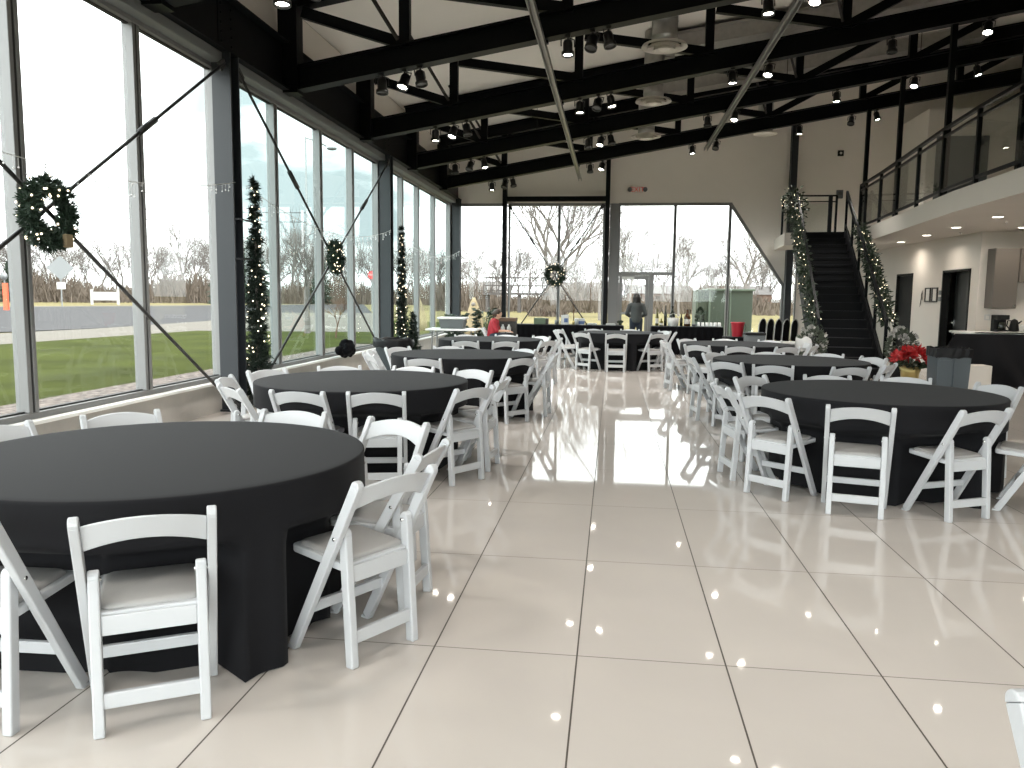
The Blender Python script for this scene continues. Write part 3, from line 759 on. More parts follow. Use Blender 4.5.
# ------------------------------------------------------------------ folding chair (forward = local +Y, origin on the floor under the seat)
def make_chair():
    t = empty('folding_chair')
    rail = lambda z: -.22 + .43*(1-z/.78)
    for s in (-1, 1):
        p = MB(); x = s*.205
        p.bar((x, rail(.012), .012), (x, rail(.765), .765), .031, .046, up=(0,1,0))
        n = 8; vs = []; a = Vector((0, rail(.78)-rail(0), .78)).normalized(); c = Vector((0, rail(.765), .765)); w_ = Vector((0,a.z,-a.y))
        for k in range(n+1):
            f = PI*k/n; q = c + w_*math.cos(f)*.023 + a*math.sin(f)*.023
            vs += [(x-.0155,q.y,q.z),(x+.0155,q.y,q.z)]
        fs = [tuple(range(0,2*n+2,2)), tuple(range(2*n+1,0,-2))]+[(2*k,2*k+1,2*k+3,2*k+2) for k in range(n)]
        p.add(vs, fs); p.box(x-.0155,x+.0155,rail(0)-.024,rail(0)+.024,0,.014)
        p.build('front_leg', M['chair'], t, bevel=.005)
        p = MB(); x = s*.168
        p.bar((x, -.128, 0.0), (x, -.093, .545), .036, .044, up=(0,1,0))
        q = MB(); 
        vs = []; n = 8
        for k in range(n+1):
            f = PI*k/n; yy = -.093+math.cos(f)*.022; zz = .545+math.sin(f)*.026; vs += [(x-.018,yy,zz),(x+.018,yy,zz)]
        p.add(vs, [tuple(range(0,2*n+2,2)), tuple(range(2*n+1,0,-2))]+[(2*k,2*k+1,2*k+3,2*k+2) for k in range(n)])
        l_ = p.build('rear_leg', M['chair'], t, bevel=.006)
        q = MB(); q.tube([(s*.222,rail(.535),.535),(s*.145,rail(.535),.535)], .008, 8); q.build('pivot', M['chrome'], l_)
    # arched back panel, bowed slightly backwards
    p = MB(); n = 14; vs = []
    for k in range(n+1):
        f = -1+2*k/n; x = f*.19; arch = .028*(1-f*f); bow = -.022*(1-f*f)
        for z, dy in ((.655+arch*1.5, -.009), (.655+arch*1.5, .009), (.752+arch, .009), (.752+arch, -.009)):
            vs.append((x, rail(z)+bow+dy, z))
    fs = [(0,1,2,3),(4*n+3,4*n+2,4*n+1,4*n)]
    for k in range(n):
        for j in range(4): fs.append((4*k+j, 4*(k+1)+j, 4*(k+1)+(j+1)%4, 4*k+(j+1)%4))
    p.add(vs, fs); p.build('back_panel', M['chair'], t, bevel=.004)
    # seat frame with inset pad
    p = MB(); zf, zr = .445, .425
    def seat_z(y): return zr+(zf-zr)*(y+.11)/.35
    def rr(x0,x1,y0,y1,r,n=4):
        o_ = []
        for cx,cyy,a0 in ((x1-r,y0+r,-90),(x1-r,y1-r,0),(x0+r,y1-r,90),(x0+r,y0+r,180)):
            for k in range(n+1): a = rad(a0+90*k/n); o_.append((cx+r*math.cos(a), cyy+r*math.sin(a)))
        return o_
    ring = rr(-.185,.185,-.105,.245,.03)
    n = len(ring); vs = [(x,y,seat_z(y)-.032) for x,y in ring]+[(x,y,seat_z(y)) for x,y in ring]
    p.add(vs, [tuple(range(n-1,-1,-1)), tuple(range(n,2*n))]+[(i,(i+1)%n,n+(i+1)%n,n+i) for i in range(n)])
    se = p.build('seat', M['chair'], t, bevel=.006)
    p = MB(); r0_ = rr(-.162,.162,-.085,.222,.03); r1_ = rr(-.150,.150,-.072,.21,.03); vs = [(x,y,seat_z(y)-.002) for x,y in r0_]+[(x,y,seat_z(y)+.010) for x,y in r0_]+[(x,y,seat_z(y)+.018) for x,y in r1_]
    p.add(vs, [tuple(range(2*n,3*n))]+[(i,(i+1)%n,n+(i+1)%n,n+i) for i in range(n)]+[(n+i,n+(i+1)%n,2*n+(i+1)%n,2*n+i) for i in range(n)], True)
    p.build('seat_pad', M['pad'], se)
    p = MB(); p.box(-.15,.15,-.117,-.097,.345,.415); p.build('apron', M['chair'], t, bevel=.004)
    p = MB(); p.box(-.155,.155,-.135,-.113,.095,.15); p.build('rear_stretcher', M['chair'], t, bevel=.004)
    p = MB(); yy = rail(.20); p.box(-.195,.195,yy-.010,yy+.012,.18,.225); p.build('front_stretcher', M['chair'], t, bevel=.004)
    return t
CHAIR = None
CH = {}
def chair(x, y, yaw, label, table=None, lean=None):
    global CHAIR
    if CHAIR is None: c = CHAIR = make_chair()
    else: c = copy_tree(CHAIR)
    c.location = (x, y, 0); c.rotation_euler = (0, 0, rad(yaw-90))
    tag(c, label, 'chair', 'white folding chairs')
    if table: CH.setdefault(table, []).append((x, y, yaw))
    return c

TBL = {'T1':(-2.055,3.39),'T2':(-2.15,6.65),'T3':(-1.90,10.0),'T4':(-2.1,13.65),'T5':(.17,17.25),'R1':(2.17,6.74),'R2':(2.17,10.05),'R3':(2.05,13.5)}
TN = {'T1':'the nearest window-side table','T2':'the second window-side table','T3':'the third window-side table','T4':'the fourth window-side table',
      'T5':'the far mid-aisle table','R1':'the nearest stair-side table','R2':'the second stair-side table','R3':'the third stair-side table'}
SEATS = [
 ('T1',-2.165,2.43,92,'cut by the left picture edge, at the'),('T1',-1.605,2.53,120,'squarely back to us with whole back showing, at the'),('T1',-1.03,3.155,149,'on the aisle side, frontmost and side-on, at the'),
 ('T1',-1.045,3.655,174,'half hidden behind the frontmost aisle chair of the'),('T1',-1.30,4.20,246,'facing us on the far aisle side of the'),('T1',-1.95,4.40,264,'with only its back top over the far edge of the'),
 ('T1',-2.74,4.20,318,'right one of two on the window side of the'),('T1',-3.07,3.70,340,'left one of two on the window side of the'),
 ('T2',-2.30,5.80,86,'left one of two backs on the near side of the'),('T2',-1.775,5.86,103,'right one of two backs on the near side of the'),('T2',-1.24,6.24,146,'nearer of two on the aisle side of the'),
 ('T2',-1.14,6.78,174,'farther of two on the aisle side of the'),('T2',-1.42,7.42,248,'facing us on the far aisle side of the'),('T2',-2.0,7.58,266,'facing us mid-way along the far side of the'),
 ('T2',-2.62,7.47,298,'right one of two on the window side of the'),('T2',-3.06,7.02,330,'left one of two on the window side of the'),('T2',-2.78,5.90,48,'nearer of two at the left end of the'),('T2',-3.09,6.44,12,'farther of two at the left end of the'),
 ('T3',-2.15,9.06,90,'seen from behind on the near side of the'),('T3',-1.2,9.36,140,'nearer one, turned left, on the aisle side of the'),('T3',-.92,9.98,176,'middle one on the aisle side of the'),
 ('T3',-1.33,10.72,232,'facing us on the far aisle side of the'),('T3',-2.27,10.93,285,'facing us on the far side of the'),('T3',-2.78,9.5,36,'nearest of three by the grey bin at the'),('T3',-2.90,9.98,6,'middle of three by the grey bin at the'),('T3',-2.79,10.59,324,'farthest of three by the grey bin at the'),
 ('T4',-2.35,12.74,92,'left one of two backs on the near side of the'),('T4',-1.75,12.82,104,'right one of two backs on the near side of the'),('T4',-1.22,13.2,148,'nearer one, turned left, on the aisle side of the'),('T4',-1.10,13.78,180,'middle one on the aisle side of the'),
 ('T4',-1.42,14.36,232,'facing us on the far aisle side of the'),('T4',-2.0,14.6,266,'facing us, right of two, on the far side of the'),('T4',-2.62,14.42,300,'facing us, left of two, on the far side of the'),
 ('T5',.08,16.2,90,'square back to us, centred in front of the'),('T5',.82,16.5,126,'turned left, right front of the'),('T5',-.52,16.45,54,'turned right, left front of the'),('T5',-1.02,17.0,6,'side-on, nearer one at the left end of the'),('T5',-.98,17.65,342,'side-on, farther one at the left end of the'),
 ('T5',-.35,18.12,292,'left one of two beyond the'),('T5',.38,18.24,264,'right one of two beyond the'),('T5',1.12,17.1,172,'side-on at the right end of the'),('T5',.98,17.75,214,'on the far right side of the'),
 ('R1',1.735,5.76,75,'square back to us, left of two, at the'),('R1',2.40,5.78,116,'turned left, right of two in front, at the'),('R1',1.28,6.20,46,'turned right at the front left of the'),('R1',1.115,6.80,10,'side-on on the aisle side of the'),
 ('R1',1.43,7.43,311,'facing us on the far aisle side of the'),('R1',2.05,7.64,270,'facing us in the middle of the far side of the'),('R1',2.68,7.66,246,'facing us, right of centre on the far side of the'),('R1',3.16,7.22,207,'facing us at the right picture edge, far end of the'),('R1',3.06,6.06,152,'side-on at the right picture edge, near end of the'),
 ('R2',1.42,9.46,54,'turned right at the front left of the'),('R2',1.80,9.13,78,'left one of two backs on the near side of the'),('R2',2.52,9.10,104,'right one of two backs on the near side of the'),('R2',2.97,9.55,146,'turned left at the front right of the'),
 ('R2',1.17,10.06,8,'nearer side-on one on the aisle side of the'),('R2',1.5,10.72,316,'facing us on the far aisle side of the'),('R2',2.12,10.98,268,'facing us in the middle of the far side of the'),('R2',2.78,10.92,240,'facing us, right of centre on the far side of the'),('R2',3.12,10.45,206,'facing us at the right end of the'),
 ('R3',1.42,12.72,58,'turned right at the front left of the'),('R3',1.95,12.58,86,'left one of two backs on the near side of the'),('R3',2.58,12.68,114,'right one of two backs on the near side of the'),('R3',2.98,13.1,152,'turned left at the front right of the'),('R3',3.02,13.75,188,'side-on at the right end of the'),
 ('R3',1.06,13.28,10,'nearer side-on one on the aisle side of the'),('R3',1.08,13.85,346,'farther side-on one on the aisle side of the'),('R3',1.45,14.28,308,'left one of three beyond the'),('R3',2.02,14.45,270,'middle one of three beyond the'),('R3',2.65,14.28,236,'right one of three beyond the'),
]
for tb, x, y, yw, ph in SEATS: chair(x, y, yw, 'white folding chair ' + ph.replace('one of two','of two').replace('on the','on').replace('at the','at').replace('of the','of').replace('beyond the','beyond').replace('over the far edge of','over far edge of') + ' ' + TN[tb], tb)
chair(1.0, 1.318, 280, 'white folding chair cropped by the lower right picture corner')
chair(-2.74, 18.0, 2, 'white folding chair under the boy in the red shirt')

# ------------------------------------------------------------------ round tables under floor-length black cloths
def round_cloth(key):
    cx, cyy = TBL[key]; rnd = random.Random(sum(map(ord, key)))
    R0, ZT, n = .915, .762, 168
    seats = [(x-cx, y-cyy, math.cos(rad(w)), math.sin(rad(w))) for x, y, w in CH.get(key, [])]
    def clear(z):       # how far in front of a chair's origin the cloth must hang at height z
        back = -.22+.43*(1-z/.78)+.05
        f = max(0, min(1, (.62-z)/.13)); return back+(.295-back)*f*f*(3-2*f) if z > .49 else .295
    ph = [rnd.uniform(0,6.28) for _ in range(6)]
    def wob(a): return .5*math.sin(9*a+ph[0])+.35*math.sin(17*a+ph[1]+.6*math.sin(3*a+ph[2]))+.25*math.sin(29*a+ph[3])
    rows = [(.0,ZT),(.45,ZT),(.86,ZT),(.905,ZT),(.9115,ZT-.0015),(.915,ZT-.006),(.916,ZT-.013)]
    m = MB(); vs = []; lv = [.742,.72,.69,.66,.63,.60,.57,.54,.51,.48,.44,.36,.27,.18,.09,.03,.004]
    for r_, z in rows[1:]:
        for k in range(n): a = 2*PI*k/n; vs.append((r_*math.cos(a), r_*math.sin(a), z))
    for z in lv:
        tt = (ZT-z)/ZT
        for k in range(n):
            a = 2*PI*k/n
            r_ = R0 + .006*tt + wob(a)*.030*min(1,tt*1.6)*(.35+.65*tt)
            ca, sa = math.cos(a), math.sin(a)
            for qx, qy, fx, fy in seats:
                cosr = -(ca*fx+sa*fy)
                if cosr < .35: continue
                for _ in range(5):
                    dx, dy = r_*ca-qx, r_*sa-qy; ly = dx*fx+dy*fy; lat = abs(dx*fy-dy*fx)
                    ww = max(0, min(1, (.315-lat)/.06)); ww = ww*ww*(3-2*ww)
                    need = clear(z)-ly
                    if need > 0 and ww > 0: r_ = max(.30, r_-need/cosr*ww)
            zz = z + (max(0, .018*math.sin(5*a+ph[4])+.01*math.sin(11*a+ph[5])) if z < .05 else 0)
            vs.append((r_*math.cos(a), r_*math.sin(a), zz))
    nr = len(rows)-1+len(lv); vs.append((0,0,ZT)); c0 = len(vs)-1; fs = []
    for k in range(n): fs.append((c0, k, (k+1) % n))
    for i in range(nr-1):
        for k in range(n): fs.append((i*n+k, (i+1)*n+k, (i+1)*n+(k+1) % n, i*n+(k+1) % n))
    m.add(vs, fs, True)
    o = m.build('round_tablecloth', M['cloth'], loc=(cx, cyy, 0))
    tag(o, 'black floor-length round cloth over %s' % TN[key], 'tablecloth', 'black round tablecloths')
for k in TBL: round_cloth(k)

# black box-pleated skirts on the long tables by the back window
def long_table(x0, x1, y0, y1, h, lab):
    t = empty('skirted_table', ((x0+x1)/2, (y0+y1)/2, 0)); tag(t, lab, 'table')
    hx, hy = (x1-x0)/2, (y1-y0)/2
    p = MB(); p.box(-hx,hx,-hy,hy,h-.03,h); p.build('top_cloth', M['cloth'], t, bevel=.008)
    path = []; 
    def edge(ax, ay, bx, by, n_):
        for k in range(n_): f = k/n_; path.append((ax+(bx-ax)*f, ay+(by-ay)*f, (ay-by)/math.hypot(bx-ax,by-ay)*-1, (bx-ax)/math.hypot(bx-ax,by-ay)*-1))
    nx, ny = int((x1-x0)/.03), int((y1-y0)/.03)
    edge(-hx,-hy,hx,-hy,nx); edge(hx,-hy,hx,hy,ny); edge(hx,hy,-hx,hy,nx); edge(-hx,hy,-hx,-hy,ny)
    vs = []; n_ = len(path)
    for z, am in ((h-.028,.003),(h*.6,.010),(.01,.016)):
        for k, (x, y, nx_, ny_) in enumerate(path): w_ = am*math.sin(k*1.15); vs.append((x-nx_*w_*-1, y+ny_*w_, z))
    fs = [(i*n_+k, (i+1)*n_+k, (i+1)*n_+(k+1) % n_, i*n_+(k+1) % n_) for i in range(2) for k in range(n_)]
    p = MB(); p.add(vs, fs); p.build('skirt', M['clothd'], t)
    return t
long_table(-3.0, .30, 21.55, 22.25, .75, 'long black-skirted table in front of the wreath window')
long_table(1.05, 2.92, 21.55, 22.25, .75, 'long black-skirted bar table with bottles by the back door')
long_table(2.62, 3.55, 18.9, 19.5, .62, 'low black-skirted table behind the red bucket')
ZT_ = .755
def thing(name, bm, m, lab, cat, loc, group=None, bevel=0):
    return tag(bm.build(name, m, loc=loc, bevel=bevel), lab, cat, group)
# things on the long window table
p = MB(); p.box(-.10,.10,-.08,.08,0,.16); thing('cardboard_box', p, M['brownbox'], 'brown box at the left end of the long window table', 'box', (-2.83,21.9,ZT_), bevel=.006)
t = empty('storage_crate', (-1.95,21.85,ZT_)); tag(t, 'green-grey crate on the long window table', 'crate')
p = MB(); p.box(-.2,.12,-.12,.12,0,.17); p.build('body', M['gbox'], t, bevel=.01); p = MB(); p.box(.12,.19,-.12,.12,0,.16); p.build('end_panel', M['wood'], t)
t = empty('mug', (-1.52,21.75,ZT_)); tag(t, 'grey mug between the green crate and the white bag', 'mug')
p = MB(); p.lathe([(.05,0),(.058,.02),(.058,.125),(.05,.125),(.05,.02)], 18); p.build('cup', M['greybin'], t); p = MB(); p.tube([(.055,0,.1),(.1,0,.09),(.1,0,.04),(.055,0,.03)], .009, 6); p.build('handle', M['greybin'], t)
t = empty('paper_bag', (-1.30,21.8,ZT_)); tag(t, 'white paper bag with a dark print on the long window table', 'bag')
p = MB(); p.add([(-.11,-.07,0),(.11,-.07,0),(.11,.07,0),(-.11,.07,0),(-.10,-.02,.26),(.10,-.02,.27),(.10,.02,.27),(-.10,.02,.26)], [(0,3,2,1),(4,5,6,7),(0,1,5,4),(1,2,6,5),(2,3,7,6),(3,0,4,7)]); p.build('body', M['paper'], t)
p = MB(); p.add([(-.02,-.066,.06),(.08,-.066,.06),(.08,-.043,.17),(-.02,-.043,.17)], [(0,1,2,3)]); p.build('print', M['blue'], t)
t = empty('slim_vase', (-1.06,21.72,ZT_)); tag(t, 'slim stick arrangement in a small pot on the long window table', 'vase')
p = MB(); p.lathe([(.03,0),(.04,.04),(.035,.1),(.03,.1)], 14); p.build('pot', M['gold'], t); p = MB()
for k in range(4): p.tube([(0,0,.05),(.012*k-.02,.01*k,.62-.12*k)], .005, 5)
p.build('sticks', M['barkr'], t)
p = MB(); p.lathe([(.06,0),(.065,.01),(.065,.15),(.055,.17)], 18); thing('snack_tub', p, M['paper'], 'white and blue tub on the long window table', 'tub', (-.98,21.95,ZT_))
t = empty('blue_box', (-.84,21.78,ZT_)); tag(t, 'small blue and white box on the long window table', 'box')
p = MB(); p.box(-.08,.08,-.06,.06,0,.17); p.build('carton', M['paper'], t, bevel=.005); p = MB(); p.box(-.081,.081,-.061,-.06,.02,.10); p.build('print', M['blue'], t)
for x, lab in ((-.55,'white paper stack left of the woman on the long table'),(-.05,'flat white tray near the right end of the window table')):
    p = MB(); p.box(-.13,.13,-.1,.1,0,.03); p.box(-.12,.11,-.09,.1,.03,.045); thing('paper_stack', p, M['paper'], lab, 'papers', (x,21.8,ZT_))
p = MB()
rnd = random.Random(8)
for k in range(40): leaf(p, (rnd.uniform(-.05,.05),rnd.uniform(-.05,.05),.05), rvec(rnd)+Vector((0,0,1)), .09, .02, rnd)
p.lathe([(.04,0),(.05,.06)], 12); thing('small_plant', p, M['leafd'], 'small green sprig at the right end of the window table', 'plant', (.21,22.1,ZT_))
# bar bottles
def bottle(x, y, h, r, m, lab):
    t = empty('bottle', (x, y, ZT_)); tag(t, lab, 'bottle', 'bottles on the bar table')
    p = MB(); p.lathe([(0,0),(r,.004),(r,h*.55),(r*.75,h*.66),(r*.38,h*.75),(r*.36,h*.93),(r*.42,h*.95),(r*.42,h*.97)], 16, cap=False); p.build('glass_body', M[m], t)
    p = MB(); p.lathe([(r*.4,h*.95),(r*.4,h),(0,h)], 12, cap=False); p.build('cap', M['door'], t)
    if h < .6 and r > .04:
        p = MB(); p.lathe([(r*1.01,h*.15),(r*1.01,h*.42)], 16, cap=False); p.build('label', M['sign'], t)
bottle(1.19,21.75,.48,.042,'bottley','tall olive bottle at the left end of the bar')
bottle(1.41,21.72,.56,.040,'bottleg','tallest dark bottle on the bar, second from the left')
bottle(1.61,21.99,.54,.075,'bottleg','wide dark bottle behind the white basket on the bar')
bottle(1.83,21.72,.34,.040,'bottleg','short dark bottle right of the white basket')
bottle(1.99,21.75,.46,.085,'bottleb','broad amber bottle in the middle of the bar')
bottle(1.30,21.70,.20,.05,'bottley','squat olive bottle between the tall bottles on the bar')
t = empty('basket', (1.615,21.7,ZT_)); tag(t, 'white basket among the bottles on the bar', 'basket')
p = MB(); p.lathe([(.11,0),(.14,.02),(.16,.22),(.15,.22),(.13,.03),(.0,.03)], 20); p.build('body', M['paper'], t); p = MB(); p.tube([(-.15,0,.2),(-.1,0,.3),(0,0,.34),(.1,0,.3),(.15,0,.2)], .008, 6); p.build('handle', M['paper'], t)
t = empty('herb_plant', (2.36,22.07,ZT_)); tag(t, 'leafy dark plant in front of the green cabinet on the bar', 'plant')
p = MB(); p.lathe([(.05,0),(.07,.12),(.06,.12)], 14); p.build('pot', M['door'], t); p = MB()
for k in range(120): v = rvec(rnd); leaf(p, (v.x*.07,v.y*.07,.28+v.z*.17), v+Vector((0,0,.5)), .1, .02, rnd)
p.build('leaves', M['leafd'], t)
t = empty('glass_tray', (2.56,21.72,ZT_)); tag(t, 'tray of upturned clear glasses at the right end of the bar', 'tray')
p = MB(); p.box(-.33,.33,-.16,.16,0,.015); p.build('tray', M['greybin'], t)
for i in range(6):
    for j in range(2):
        p = MB(); p.lathe([(.034,0),(.03,.10),(.0,.10)], 12, (-.27+i*.108,-.08+j*.14,.016), cap=False); p.build('tumbler', M['clearbulb'], t)
for x, lab in ((2.165,'small dark bowl left of the glass tray on the bar'),):
    p = MB(); p.lathe([(.03,0),(.07,.05),(.075,.07),(.065,.065),(.03,.015)], 16); thing('bowl', p, M['greybin'], lab, 'bowl', (x,21.68,ZT_))
# red bucket on the low table, grey bin, trays and black stack near the stairs
t = empty('red_bucket', (2.92,19.15,.625)); tag(t, 'red ice bucket right of the bar table', 'bucket')
p = MB(); p.lathe([(.12,0),(.15,.30),(.165,.31),(.165,.335),(.145,.335),(.115,.02),(0,.02)], 22, cap=False); p.build('pail', M['redplastic'], t)
p = MB(); p.tube([(.155,0,.3),(.19,0,.22),(.17,0,.12),(.14,0,.08)], .008, 6); p.build('handle', M['bag'], t)
t = empty('storage_tub', (2.86,16.55,0)); tag(t, 'grey tub with a dark lid standing behind the third stair-side table', 'tub')
p = MB(); p.add([(-.16,-.14,0),(.16,-.14,0),(.16,.14,0),(-.16,.14,0),(-.19,-.17,.78),(.19,-.17,.78),(.19,.17,.78),(-.19,.17,.78)], [(0,3,2,1),(4,5,6,7),(0,1,5,4),(1,2,6,5),(2,3,7,6),(3,0,4,7)]); p.build('body', M['greybin'], t, bevel=.02)
p = MB(); p.box(-.20,.20,-.18,.18,.78,.83); p.build('lid', M['door'], t, bevel=.012)
t = empty('side_table', (3.62,17.2,0)); tag(t, 'white folding table in front of the folded black chairs by the stairs', 'table')
p = MB(); p.box(-.55,.35,-.25,.25,.58,.62); p.build('table_top', M['wplastic'], t, bevel=.008)
for sx in (-.45,.25):
    for sy_ in (-.2,.2): p = MB(); p.box(sx-.015,sx+.015,sy_-.015,sy_+.015,0,.58); p.build('leg', M['metalg'], t)
def blackback(i):
    t = empty('folded_chair', (3.26+i*.165, 18.15-i*.03, 0), rad(-30)); tag(t, '%s folded black chair in the upright row left of the stairs' % ['first','second','third','fourth','fifth'][i], 'chair', 'folded black chairs left of the stairs')
    lean = lambda z: .05*z
    def out_(w, z0, z1, n=10):      # arched outline across y
        return [(-w,z0),(w,z0)]+[(w*math.cos(PI*k/n), z1-.16+.16*math.sin(PI*k/n)) for k in range(n+1)]
    for nm, w, z0, z1, x0, x1 in (('backrest',.20,.62,1.06,-.018,.0),('seat',.19,.20,.66,.006,.03)):
        o_ = out_(w, z0, z1); n = len(o_); p = MB(); vs = [(x0+lean(z),y,z) for y,z in o_]+[(x1+lean(z),y,z) for y,z in o_]
        p.add(vs, [tuple(range(n-1,-1,-1)), tuple(range(n,2*n))]+[(k,(k+1)%n,n+(k+1)%n,n+k) for k in range(n)]); p.build(nm, M['clothd'], t)
    p = MB(); pts = [(0,-.225,0),(.5*.05,-.22,.5)]+[(lean(z),y*1.1,z+.012) for y,z in [(-.2*math.cos(PI*k/10), .90+.16*math.sin(PI*k/10)) for k in range(11)]]+[(.5*.05,.22,.5),(0,.225,0)]
    p.tube(pts, .013, 8); p.build('frame', M['strut'], t)
    for s_ in (-1,1): p = MB(); p.tube([(.03,s_*.205,0),(.055,s_*.20,.60)], .011, 8); p.build('leg', M['strut'], t)
for i in range(5): blackback(i)
t = empty('throw_cloth', (3.22,13.92,.835)); tag(t, 'crumpled white cloth over a chair back before the stairs', 'cloth')
p = MB(); rnd = random.Random(5); n = 12; vs = []
for i in range(n):
    for j in range(n):
        u, v_ = i/(n-1)-.5, j/(n-1)-.5; vs.append((u*.26, v_*.17, .02*math.sin(9*u+3*v_)+.02*math.cos(12*v_-4*u)+rnd.uniform(-.012,.012)+.01-max(0,abs(v_)-.08)*.5))
p.add(vs, [(i*n+j,(i+1)*n+j,(i+1)*n+j+1,i*n+j+1) for i in range(n-1) for j in range(n-1)], True); p.build('drape', M['paper'], t)

# window-side clutter: grey waste bin, black bundle, white table with tote, plants
t = empty('waste_bin', (-3.52,12.5,0)); tag(t, 'round grey waste bin with a black liner by the second column', 'bin')
p = MB(); p.lathe([(.22,0),(.25,.05),(.295,.72),(.315,.73),(.315,.77),(.29,.77)], 28); p.build('barrel', M['bin'], t)
p = MB(); p.lathe([(.24,.62),(.29,.79),(.325,.80),(.335,.74),(.33,.66)], 28, cap=False)
rnd = random.Random(2); p.v = [(x+rnd.uniform(-.012,.012), y+rnd.uniform(-.012,.012), z+rnd.uniform(-.02,.03)) for x,y,z in p.v]; p.build('liner', M['bag'], t)
t = empty('black_bundle', (-4.72,13.62,.385)); tag(t, 'black bundled fabric on the white sill under the second wreath', 'bag')
p = MB(); rnd = random.Random(9)
for k in range(70):
    v = rvec(rnd); q_ = rnd.uniform(.35,1); p.ball((v.x*.12*q_, v.y*.31*q_, .05+abs(v.z)*.36*q_*(1-.5*abs(v.y))), rnd.uniform(.035,.075), 8, 5, (1,1,rnd.uniform(.6,1.3)))
o_ = p.build('cloth_bundle', M['clothd'], t)
rm = o_.modifiers.new('Remesh','REMESH'); rm.mode = 'VOXEL'; rm.voxel_size = .016; rm.use_smooth_shade = True
t = empty('folding_table', (-3.70,18.3,0)); tag(t, 'white folding table at the far left holding a grey tote', 'table')
p = MB(); p.box(-.60,.60,-.38,.38,.70,.74); p.build('table_top', M['wplastic'], t, bevel=.01)
for sx in (-.46,.46):
    for sy_ in (-.28,.28): p = MB(); p.tube([(sx,sy_,0),(sx,sy_*.9,.70)], .016, 8); p.build('leg', M['metalg'], t)
    p = MB(); p.tube([(sx,-.28,.12),(sx,.28,.12)], .012, 8); p.tube([(sx,-.2,.55),(sx*.2,0,.69)], .01, 8); p.build('leg_brace', M['metalg'], t)
t = empty('storage_tote', (-3.72,18.3,.742)); tag(t, 'dark grey tote with a white lid on the far-left table', 'tote')
p = MB(); p.add([(-.26,-.18,0),(.26,-.18,0),(.26,.18,0),(-.26,.18,0),(-.30,-.21,.22),(.30,-.21,.22),(.30,.21,.22),(-.30,.21,.22)], [(0,3,2,1),(4,5,6,7),(0,1,5,4),(1,2,6,5),(2,3,7,6),(3,0,4,7)]); p.build('body', M['greybin'], t, bevel=.012)
p = MB(); p.box(-.335,.335,-.24,.24,.22,.265); p.build('lid', M['wplastic'], t, bevel=.012)
def leafy(loc, h, w_, lab, seed, n=150):
    t = empty('potted_plant', loc); tag(t, lab, 'plant'); rnd = random.Random(seed)
    p = MB(); p.lathe([(.12,0),(.16,.25),(.17,.26),(.15,.26),(.14,.2)], 20); p.build('pot', M['door'], t)
    st_ = MB(); lf = MB()
    for i in range(n):
        a = rnd.uniform(0,6.28); q = rnd.uniform(.1,1)**.6*w_; z = rnd.uniform(.35,1)*h; tip = (math.cos(a)*q, math.sin(a)*q, z)
        if i % 4 == 0: st_.tube([(0,0,.2),(tip[0]*.5,tip[1]*.5,z*.7),tip], .006, 5)
        leaf(lf, tip, (math.cos(a),math.sin(a),rnd.uniform(-.5,.5)), rnd.uniform(.12,.18), .05, rnd)
    st_.build('stems', M['leafd'], t); lf.build('leaves', M['leafd'], t)
leafy((-3.25,20.15,0), 1.18, .24, 'large dark leafy plant behind the boy, nearest the post', 1)
leafy((-3.92,19.8,0), 1.02, .22, 'dark leafy plant between the tote and the larger plant', 2)
t = empty('floor_speaker', (-2.72,20.6,0)); tag(t, 'brown-topped box stand with white jugs beside the boy', 'stand')
p = MB(); p.box(-.22,.22,-.18,.18,0,.86); p.build('cabinet', M['wood'], t, bevel=.01); p = MB(); p.box(-.23,.23,-.19,.19,.86,.95); p.build('top', M['brownbox'], t, bevel=.01)
for s in (-.1,.06): p = MB(); p.lathe([(.05,0),(.055,.1),(.025,.15),(.025,.18)], 14, (s,-.25,.6)); p.box(s-.06,s+.06,-.31,-.18,.57,.60); p.build('jug', M['paper'], t)

# ------------------------------------------------------------------ kitchen corner and right-hand things
t = empty('poinsettia', (5.20,14.6,0)); tag(t, 'red poinsettia in a gold-wrapped pot right of the stairs', 'plant')
p = MB(); p.lathe([(.12,0),(.15,.25),(.18,.36),(.15,.36),(.1,.05)], 20); rnd = random.Random(4); p.v = [(x*(1+rnd.uniform(-.05,.05)),y*(1+rnd.uniform(-.05,.05)),z) for x,y,z in p.v]; p.build('foil_pot', M['gold'], t)
p = MB(); q = MB(); g_ = MB()
for k in range(26):
    v = rvec(rnd); v.z = abs(v.z)*.9+.05; c = Vector((v.x*.23,v.y*.23,.44+v.z*.22))
    for j in range(11): leaf(p, c, rvec(rnd)*.8+v*.7, rnd.uniform(.10,.16), .035, rnd)
for k in range(70): v = rvec(rnd); leaf(g_, (v.x*.15,v.y*.15,.40+v.z*.06), Vector((v.x,v.y,-.1)), .15, .04, rnd)
for k in range(5): q.tube([(0,0,.3),(rnd.uniform(-.1,.1),rnd.uniform(-.1,.1),.48)], .008, 5)
p.build('bracts', M['poin'], t); g_.build('leaves', M['leafd'], t); q.build('stems', M['leafd'], t)
t = empty('trash_can', (5.09,12.75,0), rad(-4)); tag(t, 'tall slate-blue trash can with a black liner by the draped counter', 'trash can')
def taper(bm, w0, d0, w1, d1, z0, z1): bm.add([(-w0,-d0,z0),(w0,-d0,z0),(w0,d0,z0),(-w0,d0,z0),(-w1,-d1,z1),(w1,-d1,z1),(w1,d1,z1),(-w1,d1,z1)], [(0,3,2,1),(4,5,6,7),(0,1,5,4),(1,2,6,5),(2,3,7,6),(3,0,4,7)])
p = MB(); taper(p,.215,.22,.235,.25,0,.72); p.box(-.006,.006,-.262,-.21,.05,.70); p.build('body', M['bin'], t, bevel=.02)
